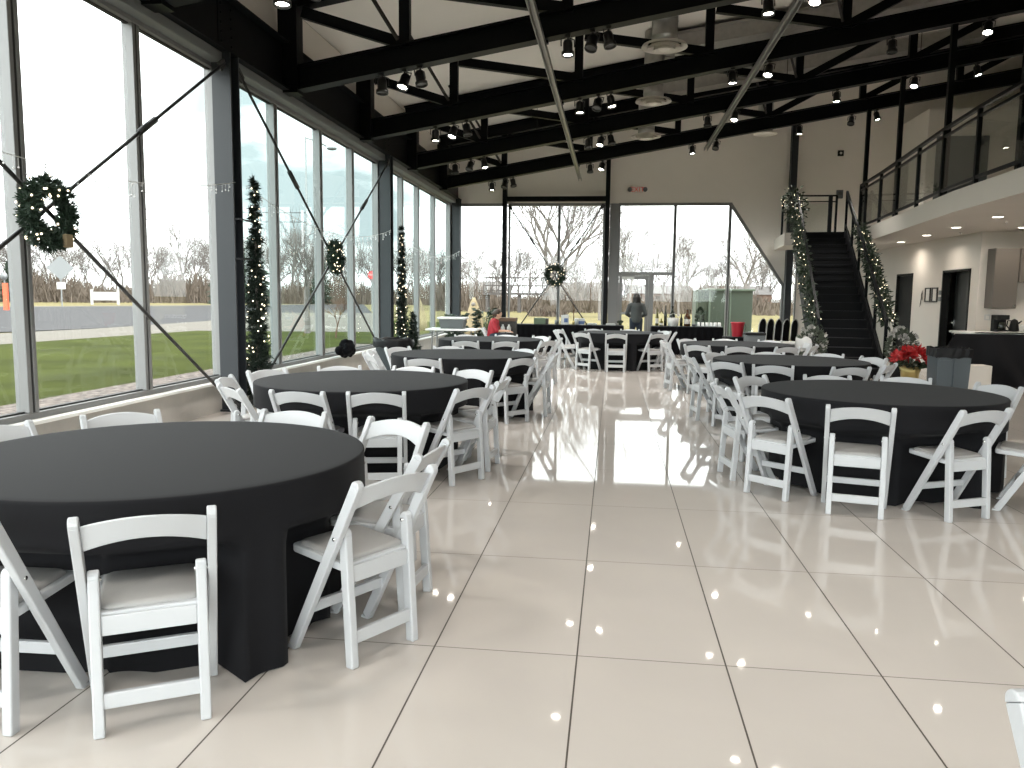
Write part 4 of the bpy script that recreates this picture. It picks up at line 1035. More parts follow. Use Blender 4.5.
p = MB(); p.box(-.20,-.03,-.262,-.245,.62,.66); p.build('handle', M['bin'], t, bevel=.005)
p = MB(); n = 40; vs = []
rnd = random.Random(6)
for z, g in ((.66,.012),(.72,.03),(.80,.022),(.79,-.02)):
    for k in range(n):
        a = 2*PI*k/n; c, s = math.cos(a), math.sin(a); m_ = max(abs(c)/.245, abs(s)/.26); vs.append((c/m_*(1+g)+rnd.uniform(-.008,.008), s/m_*(1+g)+rnd.uniform(-.008,.008), z+rnd.uniform(-.012,.012)))
p.add(vs, [(i*n+k, i*n+(k+1) % n, (i+1)*n+(k+1) % n, (i+1)*n+k) for i in range(3) for k in range(n)]); p.build('liner', M['bag'], t)
# peninsula counter, white cabinet, black drape
t = empty('kitchen_counter', (6.6,15.2,0)); tag(t, 'white kitchen counter top reaching out behind the black drape', 'counter')
p = MB(); p.box(-.12,4.6,.0,1.1,.905,.945); p.build('worktop', M['counter'], t, bevel=.006)
p = MB(); p.box(-.05,4.5,.06,1.04,.08,.905); p.build('carcass', M['wallw'], t)
p = MB(); p.box(0,4.5,.10,1.0,0,.08); p.build('plinth', M['door'], t)
t = empty('white_cabinet', (5.98,14.36,0)); tag(t, 'low white cabinet end beside the slate trash can', 'cabinet')
p = MB(); p.box(-.06,.42,-.1,.25,0,.42); p.build('body', M['wallw'], t, bevel=.008)
p = MB(); p.box(.0,.36,-.112,-.1,.03,.39); p.build('door', M['wallw'], t, bevel=.004)
t = empty('counter_drape', (6.0,14.95,0)); tag(t, 'black fabric draped from the kitchen counter to the floor', 'drape')
p = MB(); n, m_ = 120, 18; vs = []
for j in range(m_):
    f = j/(m_-1); z = .93*(1-f)+.02*f
    for k in range(n):
        u = k/(n-1); x = .06+u*4.6-.55*(1-u)**6*f
        fold = .035*math.sin(u*60+2*math.sin(u*9))+.04*math.sin(u*23+1.7*f)
        swag_ = -.20*math.exp(-((u-.13-.12*f)/.035)**2)*f
        zz = z if not (u < .075) else max(z, .43)
        vs.append((x, fold*(.15+.85*f)+swag_+.04-.08*f, zz))
p.add(vs, [(j*n+k, (j+1)*n+k, (j+1)*n+k+1, j*n+k+1) for j in range(m_-1) for k in range(n-1)], True); p.build('fabric', M['cloth'], t)
p = MB(); p.box(.5,4.6,.05,.30,.947,.955); p.build('top_fold', M['cloth'], t)
# upper cabinets
for x, w_, z0, z1, lab in ((7.64,.46,1.37,2.58,'tall taupe wall cabinet nearest the right-hand door'),(8.12,.75,1.90,2.58,'short taupe wall cabinet right of the tall one')):
    t = empty('wall_cabinet', (x, 17.6, z0)); tag(t, lab, 'cabinet', 'taupe wall cabinets')
    p = MB(); p.box(0,w_,-.33,0,0,z1-z0); p.build('body', M['cab'], t, bevel=.003)
    p = MB(); p.box(.004,w_-.004,-.352,-.333,.004,z1-z0-.004); d_ = p.build('door', M['cab'], t, bevel=.003)
    p = MB(); p.lathe([(.012,0),(.012,.02),(.018,.03),(0,.03)], 12); p.v = [(w_-.05+x_, -.352-z_, .05+y_) for x_, y_, z_ in p.v]; p.build('knob', M['chrome'], d_)
# counter-top things
zc = .948
t = empty('coffee_maker', (7.27,16.05,zc)); tag(t, 'black coffee maker at the left end of the white counter', 'coffee maker')
p = MB(); p.box(-.11,.11,-.02,.12,0,.30); p.box(-.11,.11,-.14,.12,.22,.31); p.box(-.11,.11,-.14,.12,0,.03); p.build('body', M['door'], t, bevel=.012)
p = MB(); p.lathe([(.05,.03),(.065,.09),(.05,.17),(.04,.18)], 16, (0,-.07,0)); p.build('carafe', M['bottleg'], t)
t = empty('kettle', (7.55,16.1,zc)); tag(t, 'black kettle right of the coffee maker', 'kettle')
p = MB(); p.lathe([(.085,0),(.09,.03),(.06,.2),(.04,.22),(.0,.24)], 20); p.tube([(.06,0,.14),(.13,0,.2)], [.02,.012], 8); p.build('body', M['door'], t)
p = MB(); p.tube([(-.06,0,.2),(-.12,0,.2),(-.13,0,.1),(-.08,0,.05)], .012, 8); p.build('handle', M['door'], t)
t = empty('bread_bowl', (7.62,15.72,zc)); tag(t, 'rounded cream dish in front of the kettle', 'dish')
p = MB(); p.lathe([(.10,0),(.14,.03),(.15,.10),(.11,.15),(0,.165)], 24); p.build('dish', M['flower'], t)
p = MB(); p.lathe([(.03,.16),(.02,.18),(0,.185)], 12); p.build('knob', M['flower'], t)
t = empty('kitchen_tap', (8.02,16.0,zc)); tag(t, 'chrome gooseneck tap at the right picture edge', 'tap')
p = MB(); p.tube([(0,0,0),(0,0,.26),(.02,-.02,.33),(.07,-.06,.36),(.12,-.10,.33),(.13,-.11,.25)], .014, 10); p.lathe([(.03,0),(.03,.03)], 14); p.build('spout', M['chrome'], t)
p = MB(); p.tube([(.03,0,.06),(.1,0,.10)], .009, 8); p.build('lever', M['chrome'], t)
t = empty('outlet_plate', (7.72,17.6,1.18)); tag(t, 'white outlet plate on the wall under the tall cabinet', 'outlet')
p = MB(); p.box(-.06,.06,-.01,0,-.06,.06); p.build('plate', M['paper'], t, bevel=.003); p = MB(); p.box(-.03,.03,-.014,-.01,-.035,.035); p.build('sockets', M['sign'], t)
# frames and hooks between the doors
for y0, y1, lab in ((20.04,20.38,'left one of two dark picture frames between the doors'),(19.63,19.96,'right one of two dark picture frames between the doors')):
    t = empty('picture_frame', (DX, (y0+y1)/2, 1.65)); tag(t, lab, 'picture', 'frames between the doors'); h_ = (y1-y0)/2
    p = MB(); p.box(-.025,0,-h_,h_,.14,.17); p.box(-.025,0,-h_,h_,-.17,-.14); p.box(-.025,0,-h_,-h_+.05,-.14,.14); p.box(-.025,0,h_-.05,h_,-.14,.14); p.build('frame', M['wood'], t)
    p = MB(); p.box(-.012,-.004,-h_+.05,h_-.05,-.14,.14); p.build('print', M['sign'], t)
t = empty('wall_sprig', (DX, 20.55, 1.55)); tag(t, 'thin dried sprig hung left of the picture frames', 'ornament')
p = MB(); rnd = random.Random(12)
for k in range(14): p.tube([(-.02,0,.2),(-.03,rnd.uniform(-.1,.1),rnd.uniform(-.2,.25))], .004, 4)
p.build('twigs', M['bark'], t)
t = empty('door_sign', (DX, 19.52, 1.62)); tag(t, 'pair of small grey plates left of the right-hand door', 'sign')
for z0 in (-.12,.03): p = MB(); p.box(-.012,0,-.06,.06,z0,z0+.10); p.build('plate', M['metalg'], t)

# ------------------------------------------------------------------ people
def cap(bm, a, c, ra, rc, n=14):
    a = Vector(a); c = Vector(c); bm.tube([a, c], [ra, rc], n); bm.ball(a, ra, n, 9); bm.ball(c, rc, n, 9)
def soft(bm, name, m, parent, vox=.012, it=4):
    o = bm.build(name, m, parent)
    r_ = o.modifiers.new('Remesh','REMESH'); r_.mode = 'VOXEL'; r_.voxel_size = vox; r_.use_smooth_shade = True
    s_ = o.modifiers.new('Smooth','SMOOTH'); s_.factor = .5; s_.iterations = it
    return o
def hand(bm, w, d, side):
    w = Vector(w); d = Vector(d).normalized(); s = d.cross(Vector((0,0,1))).normalized(); u = s.cross(d)
    bm.ball(w+d*.045, .036, 10, 7, (1,1,.75))
    for i, L_ in enumerate((.070,.078,.074,.058)):
        b0 = w+d*.075+s*(-.027+.018*i); k = b0+d*L_*.55-u*.006; cap(bm, b0, k, .0085, .0080, 8); cap(bm, k, k+d*L_*.4-u*.022, .0080, .0068, 8)
    b0 = w+d*.03-s*.03*side; cap(bm, b0, b0-s*.03*side+d*.035, .011, .0085, 8)
def head(bm, c, d, h=.22):
    """skull, jaw, nose, ears at centre c looking along d"""
    c = Vector(c); d = Vector(d).normalized(); s = d.cross(Vector((0,0,1))).normalized(); u = s.cross(d); k = h/.22
    bm.ball(c+u*.02*k, .085*k, 16, 11, (1,1,1.12)); cap(bm, c+d*.03*k-u*.03*k, c+d*.045*k-u*.075*k, .058*k, .036*k)
    cap(bm, c+d*.088*k+u*.0, c+d*.104*k-u*.025*k, .010*k, .014*k, 8)
    for q in (-1,1): bm.ball(c+s*q*.085*k-d*.005*k-u*.01*k, .022*k, 8, 6, (.6,1,1.3)); bm.ball(c+d*.075*k+s*q*.03*k-u*.045*k, .02*k, 8, 6)
    bm.ball(c+d*.078*k-u*.055*k, .018*k, 8, 6, (1,1.5,.6))
# woman standing at the back door with her back to us
t = empty('person', (.66,22.75,0)); tag(t, 'person in grey sweater and dark jeans standing with back turned', 'person')
b = MB()
for s in (-1,1):
    cap(b,(s*.09,0,.92),(s*.10,.01,.50),.085,.060); cap(b,(s*.10,.01,.50),(s*.11,-.02,.10),.058,.040); cap(b,(s*.11,-.03,.06),(s*.12,.13,.04),.042,.034)
    cap(b,(s*.185,0,1.30),(s*.255,-.03,1.05),.050,.042); cap(b,(s*.255,-.03,1.05),(s*.17,.20,.99),.040,.030); hand(b,(s*.165,.215,.985),(-s*.2,1,-.1),s)
cap(b,(0,0,.95),(0,0,1.10),.135,.125); cap(b,(0,0,1.10),(0,0,1.24),.125,.14); cap(b,(-.12,0,1.29),(.12,0,1.29),.075,.075); cap(b,(0,0,1.32),(0,.01,1.42),.055,.050); head(b,(0,.025,1.50),(0,1,-.35))
soft(b,'body',M['skin'],t)
b = MB()
cap(b,(0,0,.90),(0,0,1.08),.165,.155); cap(b,(0,0,1.08),(0,0,1.25),.155,.16); cap(b,(-.13,0,1.285),(.13,0,1.285),.088,.088); cap(b,(0,0,1.31),(0,.005,1.36),.072,.066)
for s in (-1,1): cap(b,(s*.18,0,1.29),(s*.262,-.03,1.05),.068,.060); cap(b,(s*.262,-.03,1.05),(s*.185,.16,.99),.058,.046)
soft(b,'sweater',M['sweater'],t)
b = MB(); cap(b,(0,0,.88),(0,0,.97),.155,.14)
for s in (-1,1): cap(b,(s*.09,0,.88),(s*.10,.01,.50),.102,.075); cap(b,(s*.10,.01,.50),(s*.11,-.015,.10),.073,.058)
soft(b,'jeans',M['jeans'],t)
b = MB()
for s in (-1,1): cap(b,(s*.11,-.04,.05),(s*.12,.14,.04),.048,.040)
soft(b,'shoes',M['door'],t)
b = MB(); b.ball((0,.01,1.535),.105,16,11,(1,1,1.05)); cap(b,(-.05,-.035,1.50),(-.07,-.03,1.36),.065,.045); cap(b,(.05,-.035,1.50),(.07,-.03,1.36),.065,.045); cap(b,(0,-.05,1.50),(0,-.055,1.35),.075,.055)
soft(b,'hair',M['hair'],t,.012,2)
# boy seated, seen from the side, head bowed
t = empty('person', (-2.705,18.0,.085)); tag(t, 'child in a red shirt seated with head bowed, seen from the side', 'person')
b = MB()
for s in (-1,1):
    cap(b,(-.02,s*.07,.52),(.30,s*.09,.50),.068,.05); cap(b,(.30,s*.09,.50),(.30,s*.09,.12),.048,.036); cap(b,(.28,s*.09,.05),(.40,s*.09,.04),.036,.03)
    cap(b,(.02,s*.13,.83),(.10,s*.17,.63),.038,.033); cap(b,(.10,s*.17,.63),(.29,s*.10,.63),.031,.025); hand(b,(.30,s*.095,.63),(1,-s*.2,-.1),s)
cap(b,(-.03,0,.53),(-.01,0,.70),.11,.105); cap(b,(-.01,0,.70),(.01,0,.80),.105,.10); cap(b,(.02,-.09,.83),(.02,.09,.83),.055,.055); cap(b,(.02,0,.85),(.06,0,.93),.042,.042); head(b,(.10,0,1.00),(1,0,-.65),.20)
soft(b,'body',M['skin'],t)
b = MB(); cap(b,(-.03,0,.52),(-.01,0,.70),.13,.125); cap(b,(-.01,0,.70),(.015,0,.81),.125,.115); cap(b,(.02,-.10,.83),(.02,.10,.83),.068,.068)
for s in (-1,1): cap(b,(.02,s*.135,.83),(.10,s*.175,.64),.054,.048)
soft(b,'shirt',M['redshirt'],t)
b = MB()
for s in (-1,1): cap(b,(-.02,s*.07,.52),(.30,s*.09,.50),.080,.062); cap(b,(.30,s*.09,.50),(.30,s*.09,.12),.060,.05)
soft(b,'trousers',M['jeans'],t)
b = MB()
for s in (-1,1): cap(b,(.27,s*.09,.05),(.41,s*.09,.04),.042,.036)
soft(b,'shoes',M['door'],t)
b = MB(); b.ball((.085,0,1.045),.092,16,11); cap(b,(.03,0,1.02),(.04,0,.97),.075,.05)
soft(b,'hair',M['hairb'],t,.012,2)

# ------------------------------------------------------------------ outdoors
GZ = -.15
def ground(name, poly, m, z, th=.03, kind='structure'):
    p = MB(); p.prism(poly, z-th, z); o = p.build(name, m); o['kind'] = kind; return o
ring = [(420*math.cos(2*PI*k/48), 420*math.sin(2*PI*k/48)) for k in range(48)]
ground('field', ring, M['field'], GZ-.06, .1)
ground('lawn', [(-19.8,-40),(-8.6,-40),(-8.6,26),(-6.4,27),(-4.8,46),(-15.5,52),(-10.6,34.6),(-18.4,33),(-18.6,27),(-18.9,20)], M['grass'], GZ)
ground('gravel_strip', [(-8.6,-30),(-6.9,-30),(-6.9,25.6),(-8.6,25.6)], M['gravel'], GZ+.02, kind='stuff')
p = MB(); p.box(-6.9,-6.62,-30,25.6,GZ-.02,GZ+.06); struct(p.build('kerb', M['walk']))
p = MB()
for k in range(138): p.box(-6.6,-6.1,-30+k*.405,-30+k*.405+.385,GZ-.05,GZ+.02)
struct(p.build('paving_edge', M['brick']))
p = MB(); p.box(-6.1,-5.2,-30,25.6,-.3,GZ); struct(p.build('path', M['walk']))
ground('sidewalk', [(-22.5,-40),(-19.8,-40),(-18.9,20),(-18.6,27),(-18.2,33),(-24.0,44.6),(-23.2,33),(-23.6,29)], M['walk'], GZ+.005)
ground('driveway', [(-18.2,32.9),(-10.5,34.5),(-15.5,52),(-22,71),(-30,67),(-24,44.6)], M['walk'], GZ+.008)
ground('road', [(-60,-60),(-27,-60),(-25.5,27),(-24.6,30),(-23.6,34),(-24.2,44.6),(-30,67),(-22,71),(-45,140),(-54,101),(-63,75),(-66,20)], M['asphalt'], GZ-.01)
ground('far_sidewalk', [(-66,20),(-63,75),(-54,101),(-45,140),(-47.5,140),(-57.5,103),(-67,76),(-70,20)], M['walk'], GZ-.005)

def bare_tree_mesh(seed, h, r0, spread=.55, levels=5, low=.28, multi=1):
    rnd = random.Random(seed); tr = MB(); br = MB()
    def grow(p, d, L_, r_, lv):
        bm = tr if lv == 0 else br
        n_seg = 3 if lv < 3 else 2; pts = [p]; q = p.copy(); dd = d.copy()
        for k in range(n_seg):
            dd = (dd + rvec(rnd)*.13 + Vector((0,0,.06))).normalized(); q = q+dd*(L_/n_seg); pts.append(q)
        rs = [r_*(1-.35*k/n_seg) for k in range(n_seg+1)]
        bm.tube(pts, rs, 6 if lv == 0 else (4 if lv < 3 else 3), cap=False)
        if lv >= levels: return
        nb = rnd.choice((3,4)) if lv < 2 else rnd.choice((3,3,4))
        for k in range(nb):
            f = rnd.uniform(.45,1) if lv else rnd.uniform(.6,1)
            i = min(n_seg-1, int(f*n_seg)); at = pts[i].lerp(pts[i+1], f*n_seg-i) if k else pts[-1]
            s_ = dd.orthogonal().normalized(); s_.rotate(Matrix.Rotation(rnd.uniform(0,6.28),3,dd))
            nd = (dd + s_*spread*rnd.uniform(.5,1.35)).normalized(); grow(at, nd, L_*rnd.uniform(.60,.82), r_*.55, lv+1)
    for m_ in range(multi):
        d = Vector((rnd.uniform(-.16,.16)*(multi>1), rnd.uniform(-.16,.16)*(multi>1), 1)).normalized()
        if multi > 1: d = Vector((-.16+.16*m_, .05*(m_-1), 1)).normalized()
        grow(Vector((0,0,0)), d, h*low, r0, 0)
    return tr, br
def bare_tree(loc, seed, h, r0, lab, group=None, name='bare_tree', m='bark', **kw):
    t = empty(name, loc); tag(t, lab, 'tree', group); tr, br = bare_tree_mesh(seed, h, r0, **kw)
    tr.build('trunk', M[m], t); br.build('branches', M[m], t); return t
GR = 'bare trees of the far tree line'
LABT = 'bare winter tree in the far tree line beyond the road'
LABB = 'bare winter tree in the tree line beyond the field'
protos = [bare_tree((-300+i*9,-200,GZ-.06), 100+i, 10.5, .15, LABT, GR, spread=.55+.07*(i%3), low=.27, levels=6) for i in range(6)]
rnd = random.Random(77); first = 0
def put(phi, R_, sc, lab):
    global first
    if first < len(protos): t = protos[first]; first += 1
    else: t = copy_tree(protos[rnd.randrange(len(protos))])
    t.location = (-R_*math.sin(rad(phi)), R_*math.cos(rad(phi)), GZ-.06); t.rotation_euler = (0,0,rnd.uniform(0,6.28)); t.scale = (sc,sc,sc*rnd.uniform(.92,1.08)); t['label'] = lab
for i in range(110):
    phi = 12.5+ (i/109)*50+rnd.uniform(-.5,.5); put(phi, rnd.uniform(148,205), rnd.uniform(.9,1.3)*(1.45 if phi < 30 else 1.25), LABT)
for i in range(52):
    phi = -17+(i/51)*29.5+rnd.uniform(-.5,.5); put(phi, rnd.uniform(94,140), rnd.uniform(.85,1.25), LABB)
# single trees that stand out
bare_tree((-5.3,72,GZ-.06), 5, 22, .24, 'big multi-stemmed bare tree behind the back-window wreath', spread=.55, low=.24, multi=3, levels=6)
bare_tree((-1.0,60,GZ-.06), 15, 10.5, .12, 'slim bare tree left above the back door', spread=.6, low=.28, levels=6)
bare_tree((1.4,62,GZ-.06), 16, 11.5, .13, 'bare tree above the back door, right of the slim one', spread=.6, low=.28, levels=6)
bare_tree((11.0,70,GZ-.06), 17, 12.5, .19, 'stout bare tree just right of the tall mullion by the green cabinet', spread=.7, low=.26, levels=6)
bare_tree((17.5,72,GZ-.06), 18, 11.5, .18, 'stout bare tree showing in the sloping pane', spread=.7, low=.26, levels=6)
bare_tree((6.3,78,GZ-.06), 19, 11.5, .14, 'bare tree behind the centre of the entrance glazing', spread=.65, low=.27, levels=6)
bare_tree((-12.9,32.4,GZ-.02), 23, 5.2, .13, 'bare lawn tree behind the second window bay, left of the sapling', spread=.5, low=.36)
bare_tree((-10.5,29.2,GZ-.02), 24, 2.1, .035, 'small reddish sapling on the lawn outside the second bay', m='barkr', spread=.7, low=.30)
bare_tree((-44,47,GZ-.06), 25, 8.5, .2, 'bare tree across the road seen left of the first tall mullion', spread=.5)
def evergreen(loc, h, rb, lab, seed, group='dark evergreens beyond the road'):
    t = empty('evergreen_tree', loc); tag(t, lab, 'tree', group); rr_ = random.Random(seed); f = MB(); p = MB()
    p.tube([(0,0,0),(0,0,h*.95)], [.15,.03], 6); p.build('trunk', M['bark'], t)
    for i in range(900):
        z = h*(.06+.94*rr_.random()**1.3); q = rb*(1-z/h)*rr_.uniform(.3,1.05)*(1+.25*math.sin(z*5)); a = rr_.uniform(0,6.28)
        d = Vector((math.cos(a),math.sin(a),-.25)); leaf(f, (math.cos(a)*q*.6,math.sin(a)*q*.6,z), d, rb*.35, rb*.07, rr_)
    f.build('boughs', M['ever'], t); return t
ev = None
for i, (phi, R_, sc) in enumerate(((46,128,.8),(43.6,130,.7),(39.4,134,.75),(27.0,112,1.15),(25.2,116,1.2),(20.8,122,.9))):
    if ev is None: ev = evergreen((0,0,0), 8.0, 2.4, 'dark evergreen standing out in the tree line beyond the road', 3); e_ = ev
    else: e_ = copy_tree(ev)
    e_.location = (-R_*math.sin(rad(phi)), R_*math.cos(rad(phi)), GZ-.06); e_.scale = (sc*1.1,sc*1.1,sc); e_.rotation_euler = (0,0,i)
# brushwood under the tree lines
def brush(name, arcs, n, seed, hmax):
    rr_ = random.Random(seed); f = MB()
    for _ in range(n):
        p0, p1, r0_, r1_ = arcs[rr_.randrange(len(arcs))]
        phi = rad(rr_.uniform(p0,p1)); R_ = rr_.uniform(r0_,r1_); x, y = -R_*math.sin(phi), R_*math.cos(phi)
        h_ = hmax*rr_.uniform(.25,1)*(.75+.25*math.sin(phi*40)); w_ = rr_.uniform(.03,.10); d = Vector((rr_.gauss(0,.35), rr_.gauss(0,.35), 1)).normalized(); s_ = Vector((math.cos(phi),math.sin(phi),0))
        c = Vector((x,y,GZ-.06)); f.add([c-s_*w_, c+s_*w_, c+d*h_+s_*w_*.3, c+d*h_-s_*w_*.3], [(0,1,2,3)])
        for k in range(2): q = c+d*h_*rr_.uniform(.2,.8); dd = (d+rvec(rr_)*.7).normalized(); f.add([q-s_*w_*.6, q+s_*w_*.6, q+dd*h_*.5], [(0,1,2)])
    o = f.build(name, M['twig']); tag(o, None, None, None, 'stuff'); return o
tag(brush('undergrowth', [(12,66,142,205)], 16000, 41, 6.5), 'dense brushwood under the far tree line beyond the road', 'undergrowth')
tag(brush('undergrowth', [(-20,13,88,145)], 8000, 42, 4.2), 'dense brushwood along the far edge of the field', 'undergrowth')
tag(brush('undergrowth', [(3.4,6.0,69.5,73)], 700, 43, 1.5), 'low brush round the foot of the big multi-stemmed tree', 'undergrowth')

# green utility cabinet outside the entrance glazing
t = empty('utility_cabinet', (2.95,29,GZ-.06)); tag(t, 'large sage-green utility cabinet standing outside the entrance glazing', 'utility cabinet')
p = MB(); p.box(.42,1.95,0,1.5,.15,2.0); p.build('body', M['green'], t, bevel=.01)
p = MB(); p.box(0,.42,.1,1.4,.15,2.02); p.build('side_locker', M['green'], t, bevel=.01)
p = MB(); p.box(.36,2.02,-.06,1.56,2.0,2.07); p.build('roof', M['greenl'], t, bevel=.01)
p = MB(); p.box(.44,.50,-.02,0,.2,1.98); p.box(1.17,1.21,-.02,0,.2,1.98); p.box(.02,.06,.08,.10,.2,1.98); p.build('door_edges', M['greenl'], t)
p = MB(); p.box(1.05,1.12,-.06,-.0,.9,1.15); p.build('handle', M['metalg'], t)
p = MB(); p.box(-.1,2.1,-.15,1.65,0,.15); p.build('plinth', M['walk'], t)
# beige wrapped shrubs, brick-red post, signs, monument sign, street light
for x, y, h_, lab in ((-5.55,31.5,1.62,'cone-shaped burlap-wrapped shrub outside, behind the leafy plant'),(-9.2,37,1.62,'cone-shaped burlap-wrapped shrub seen through the third window bay')):
    t = empty('wrapped_shrub', (x,y,GZ-.02)); tag(t, lab, 'shrub')
    p = MB(); p.lathe([(.46,0),(.40,.45),(.29,.95),(.15,1.4),(.05,h_),(0,h_)], 14); rnd = random.Random(3); p.v = [(a*rnd.uniform(.88,1.1),c*rnd.uniform(.88,1.1),z) for a,c,z in p.v]; p.build('burlap', M['burlap'], t)
    p = MB(); p.ball((0,-.13,h_-.28),.09,8,6); p.build('knot', M['bark'], t)
t = empty('stop_sign', (-24.5,79,GZ-.06), rad(18)); tag(t, 'red octagonal STOP sign on a post outside the second bay', 'sign')
p = MB(); p.box(-.06,.06,0,.06,0,4.4); p.build('post', M['metalg'], t)
p = MB(); p.lathe([(.44,-.02),(.44,.02)], 8, smooth=False); a_ = PI/8
p.v = [((x*math.cos(a_)-y*math.sin(a_)), -.04-z, 3.75+(x*math.sin(a_)+y*math.cos(a_))) for x,y,z in p.v]; p.build('plate', M['signred'], t)
tc = bpy.data.curves.new('lettering','FONT'); tc.body = 'STOP'; tc.size = .29; tc.align_x = 'CENTER'; tc.align_y = 'CENTER'; to = letter_mesh(tc, t); to.location = (0,-.07,3.75); to.rotation_euler = (PI/2,0,0); to.data.materials.append(M['paper'])
t = empty('warning_sign', (-60.5,81.0,GZ-.06), rad(38)); tag(t, 'back of a grey diamond road sign beyond the road, under the nearest wreath', 'sign')
p = MB(); p.box(-.06,.06,-.03,.03,0,5.2); p.build('post', M['metalg'], t)
p = MB(); p.box(-.95,.95,-.06,-.03,-.95,.95); a_ = PI/4; p.v = [(x*math.cos(a_)-z*math.sin(a_), y, 4.3+x*math.sin(a_)+z*math.cos(a_)) for x,y,z in p.v]; p.build('plate', M['metalg'], t)
p = MB(); p.box(-.42,.42,-.06,-.03,2.0,2.75); p.build('lower_plate', M['sign'], t)
t = empty('monument_sign', (-69,101,GZ-.06), rad(34)); tag(t, 'low white monument sign on the grass beyond the road', 'sign')
p = MB(); p.box(-1.45,1.45,-.15,.15,.6,1.75); p.build('panel', M['housew'], t); 
for s in (-1,1): p = MB(); p.box(s*1.6-.18,s*1.6+.18,-.25,.25,0,2.1); p.build('pillar', M['housew'], t)
t = empty('marker_post', (-52.5,63.2,GZ-.06)); tag(t, 'orange-red post with a round white disc across the road, at the left picture edge', 'post')
p = MB(); p.box(-.2,.2,-.1,.1,0,2.4); p.build('post', M['orange'], t); p = MB(); p.lathe([(.35,-.03),(.35,.03)], 18); p.v = [(x,-.1-z,3.0+y) for x,y,z in p.v]; p.box(-.05,.05,-.09,.0,2.3,2.8); p.build('disc', M['metalg'], t)
t = empty('street_light', (-30.6,77.2,GZ-.06)); tag(t, 'tall street light whose head shows high in the second window bay', 'street light')
p = MB(); p.tube([(0,0,0),(0,0,17.2)], [.16,.08], 8); p.build('pole', M['metalg'], t)
p = MB(); p.tube([(0,0,17.1),(.9,.8,16.9),(1.6,1.5,16.55)], .06, 8); p.build('arm', M['metalg'], t)
p = MB(); p.ball((2.0,1.9,16.4),.45,10,7,(1.2,1.0,.4)); p.build('lamp_head', M['metalg'], t)
t = empty('utility_pole', (-75.5,42,GZ-.06)); tag(t, 'utility pole left of the view carrying the two cables', 'pole')
p = MB(); p.tube([(0,0,0),(0,0,10.4)], [.16,.11], 8); p.build('pole', M['bark'], t)
p = MB(); a_ = Vector((-75.5,42,10.2)); c_ = Vector((-30.6,77.2,9.6))
for dz_ in (0,-.9):
    q = []
    for k in range(21): f = k/20; q.append(a_.lerp(c_, f)+Vector((0,0,dz_-1.0*4*f*(1-f))))
    p.tube(q, .035, 5)
tag(p.build('power_cables', M['rod']), 'two dark overhead cables crossing low in the sky of the nearest bay', 'cable')
# trestle footbridge and far houses
t = empty('footbridge', (-12.4,85,GZ-.06)); tag(t, 'dark trestle footbridge left behind the back-window wreath', 'bridge')
p = MB(); p.box(-1.5,6.2,0,1.6,1.9,2.15); p.build('deck', M['bridge'], t)
for z, n_ in ((2.9,'middle_rail'),(3.75,'top_rail')): p = MB(); p.bar((-1.5,0,z),(6.2,0,z),.12,.12); p.bar((-1.5,1.6,z),(6.2,1.6,z),.12,.12); p.build(n_, M['bridge'], t)
p = MB()
for k in range(12):
    x = -1.5+.7*k; p.bar((x,0,2.1),(x,0,3.75),.09,.09); p.bar((x,1.6,2.1),(x,1.6,3.75),.09,.09)
    if k < 11: p.bar((x,0,2.1),(x+.7,0,3.7),.06,.06)
p.build('lattice', M['bridge'], t)
for x in (-1.2,2.3,6.0): p = MB(); p.box(x-.15,x+.15,.3,1.3,0,1.9); p.build('pier', M['bridge'], t)
def house(loc, w_, d_, h_, rh, m, lab, rz=0):
    t = empty('house', loc, rz); tag(t, lab, 'house')
    p = MB(); p.box(-w_,w_,0,d_,0,h_); p.build('walls', M[m], t)
    p = MB(); p.add([(-w_-.3,-.3,h_),(w_+.3,-.3,h_),(w_+.3,d_+.3,h_),(-w_-.3,d_+.3,h_),(-w_-.3,d_/2,h_+rh),(w_+.3,d_/2,h_+rh)], [(0,1,5,4),(2,3,4,5),(0,4,3),(1,2,5),(0,3,2,1)]); p.build('roof', M['roof'], t)
    for k in range(3): x = -w_*.6+k*w_*.6; q = MB(); q.box(x-.4,x+.4,-.05,0,.9,2.0); q.build('window', M['door'], t)
    q = MB(); q.box(w_*.3-.45,w_*.3+.45,-.04,0,0,2.0); q.build('door', M['sign'], t)
house((-18.3,112,GZ-.06), 2.4, 6, 2.6, 1.3, 'housew', 'small white house beyond the field, left of the footbridge')
house((-3.4,118,GZ-.06), 4.5, 7, 2.6, 1.4, 'housew', 'pale house half hidden by trees beyond the footbridge')
house((6.5,118,GZ-.06), 4.5, 7, 2.4, 1.3, 'houser', 'brown house beyond the field behind the bar bottles')
house((18.5,120,GZ-.06), 4.5, 7, 2.4, 1.3, 'houser', 'brown house beyond the field right of the green cabinet')

# ------------------------------------------------------------------ sky
W = bpy.data.worlds.new('World'); SC.world = W; W.use_nodes = True
nt = W.node_tree; nt.nodes.clear(); N = nt.nodes.new; L = nt.links.new
out = N('ShaderNodeOutputWorld'); bg = N('ShaderNodeBackground'); L(bg.outputs[0], out.inputs[0])
tc = N('ShaderNodeTexCoord'); sp = N('ShaderNodeSeparateXYZ'); L(tc.outputs['Generated'], sp.inputs[0])
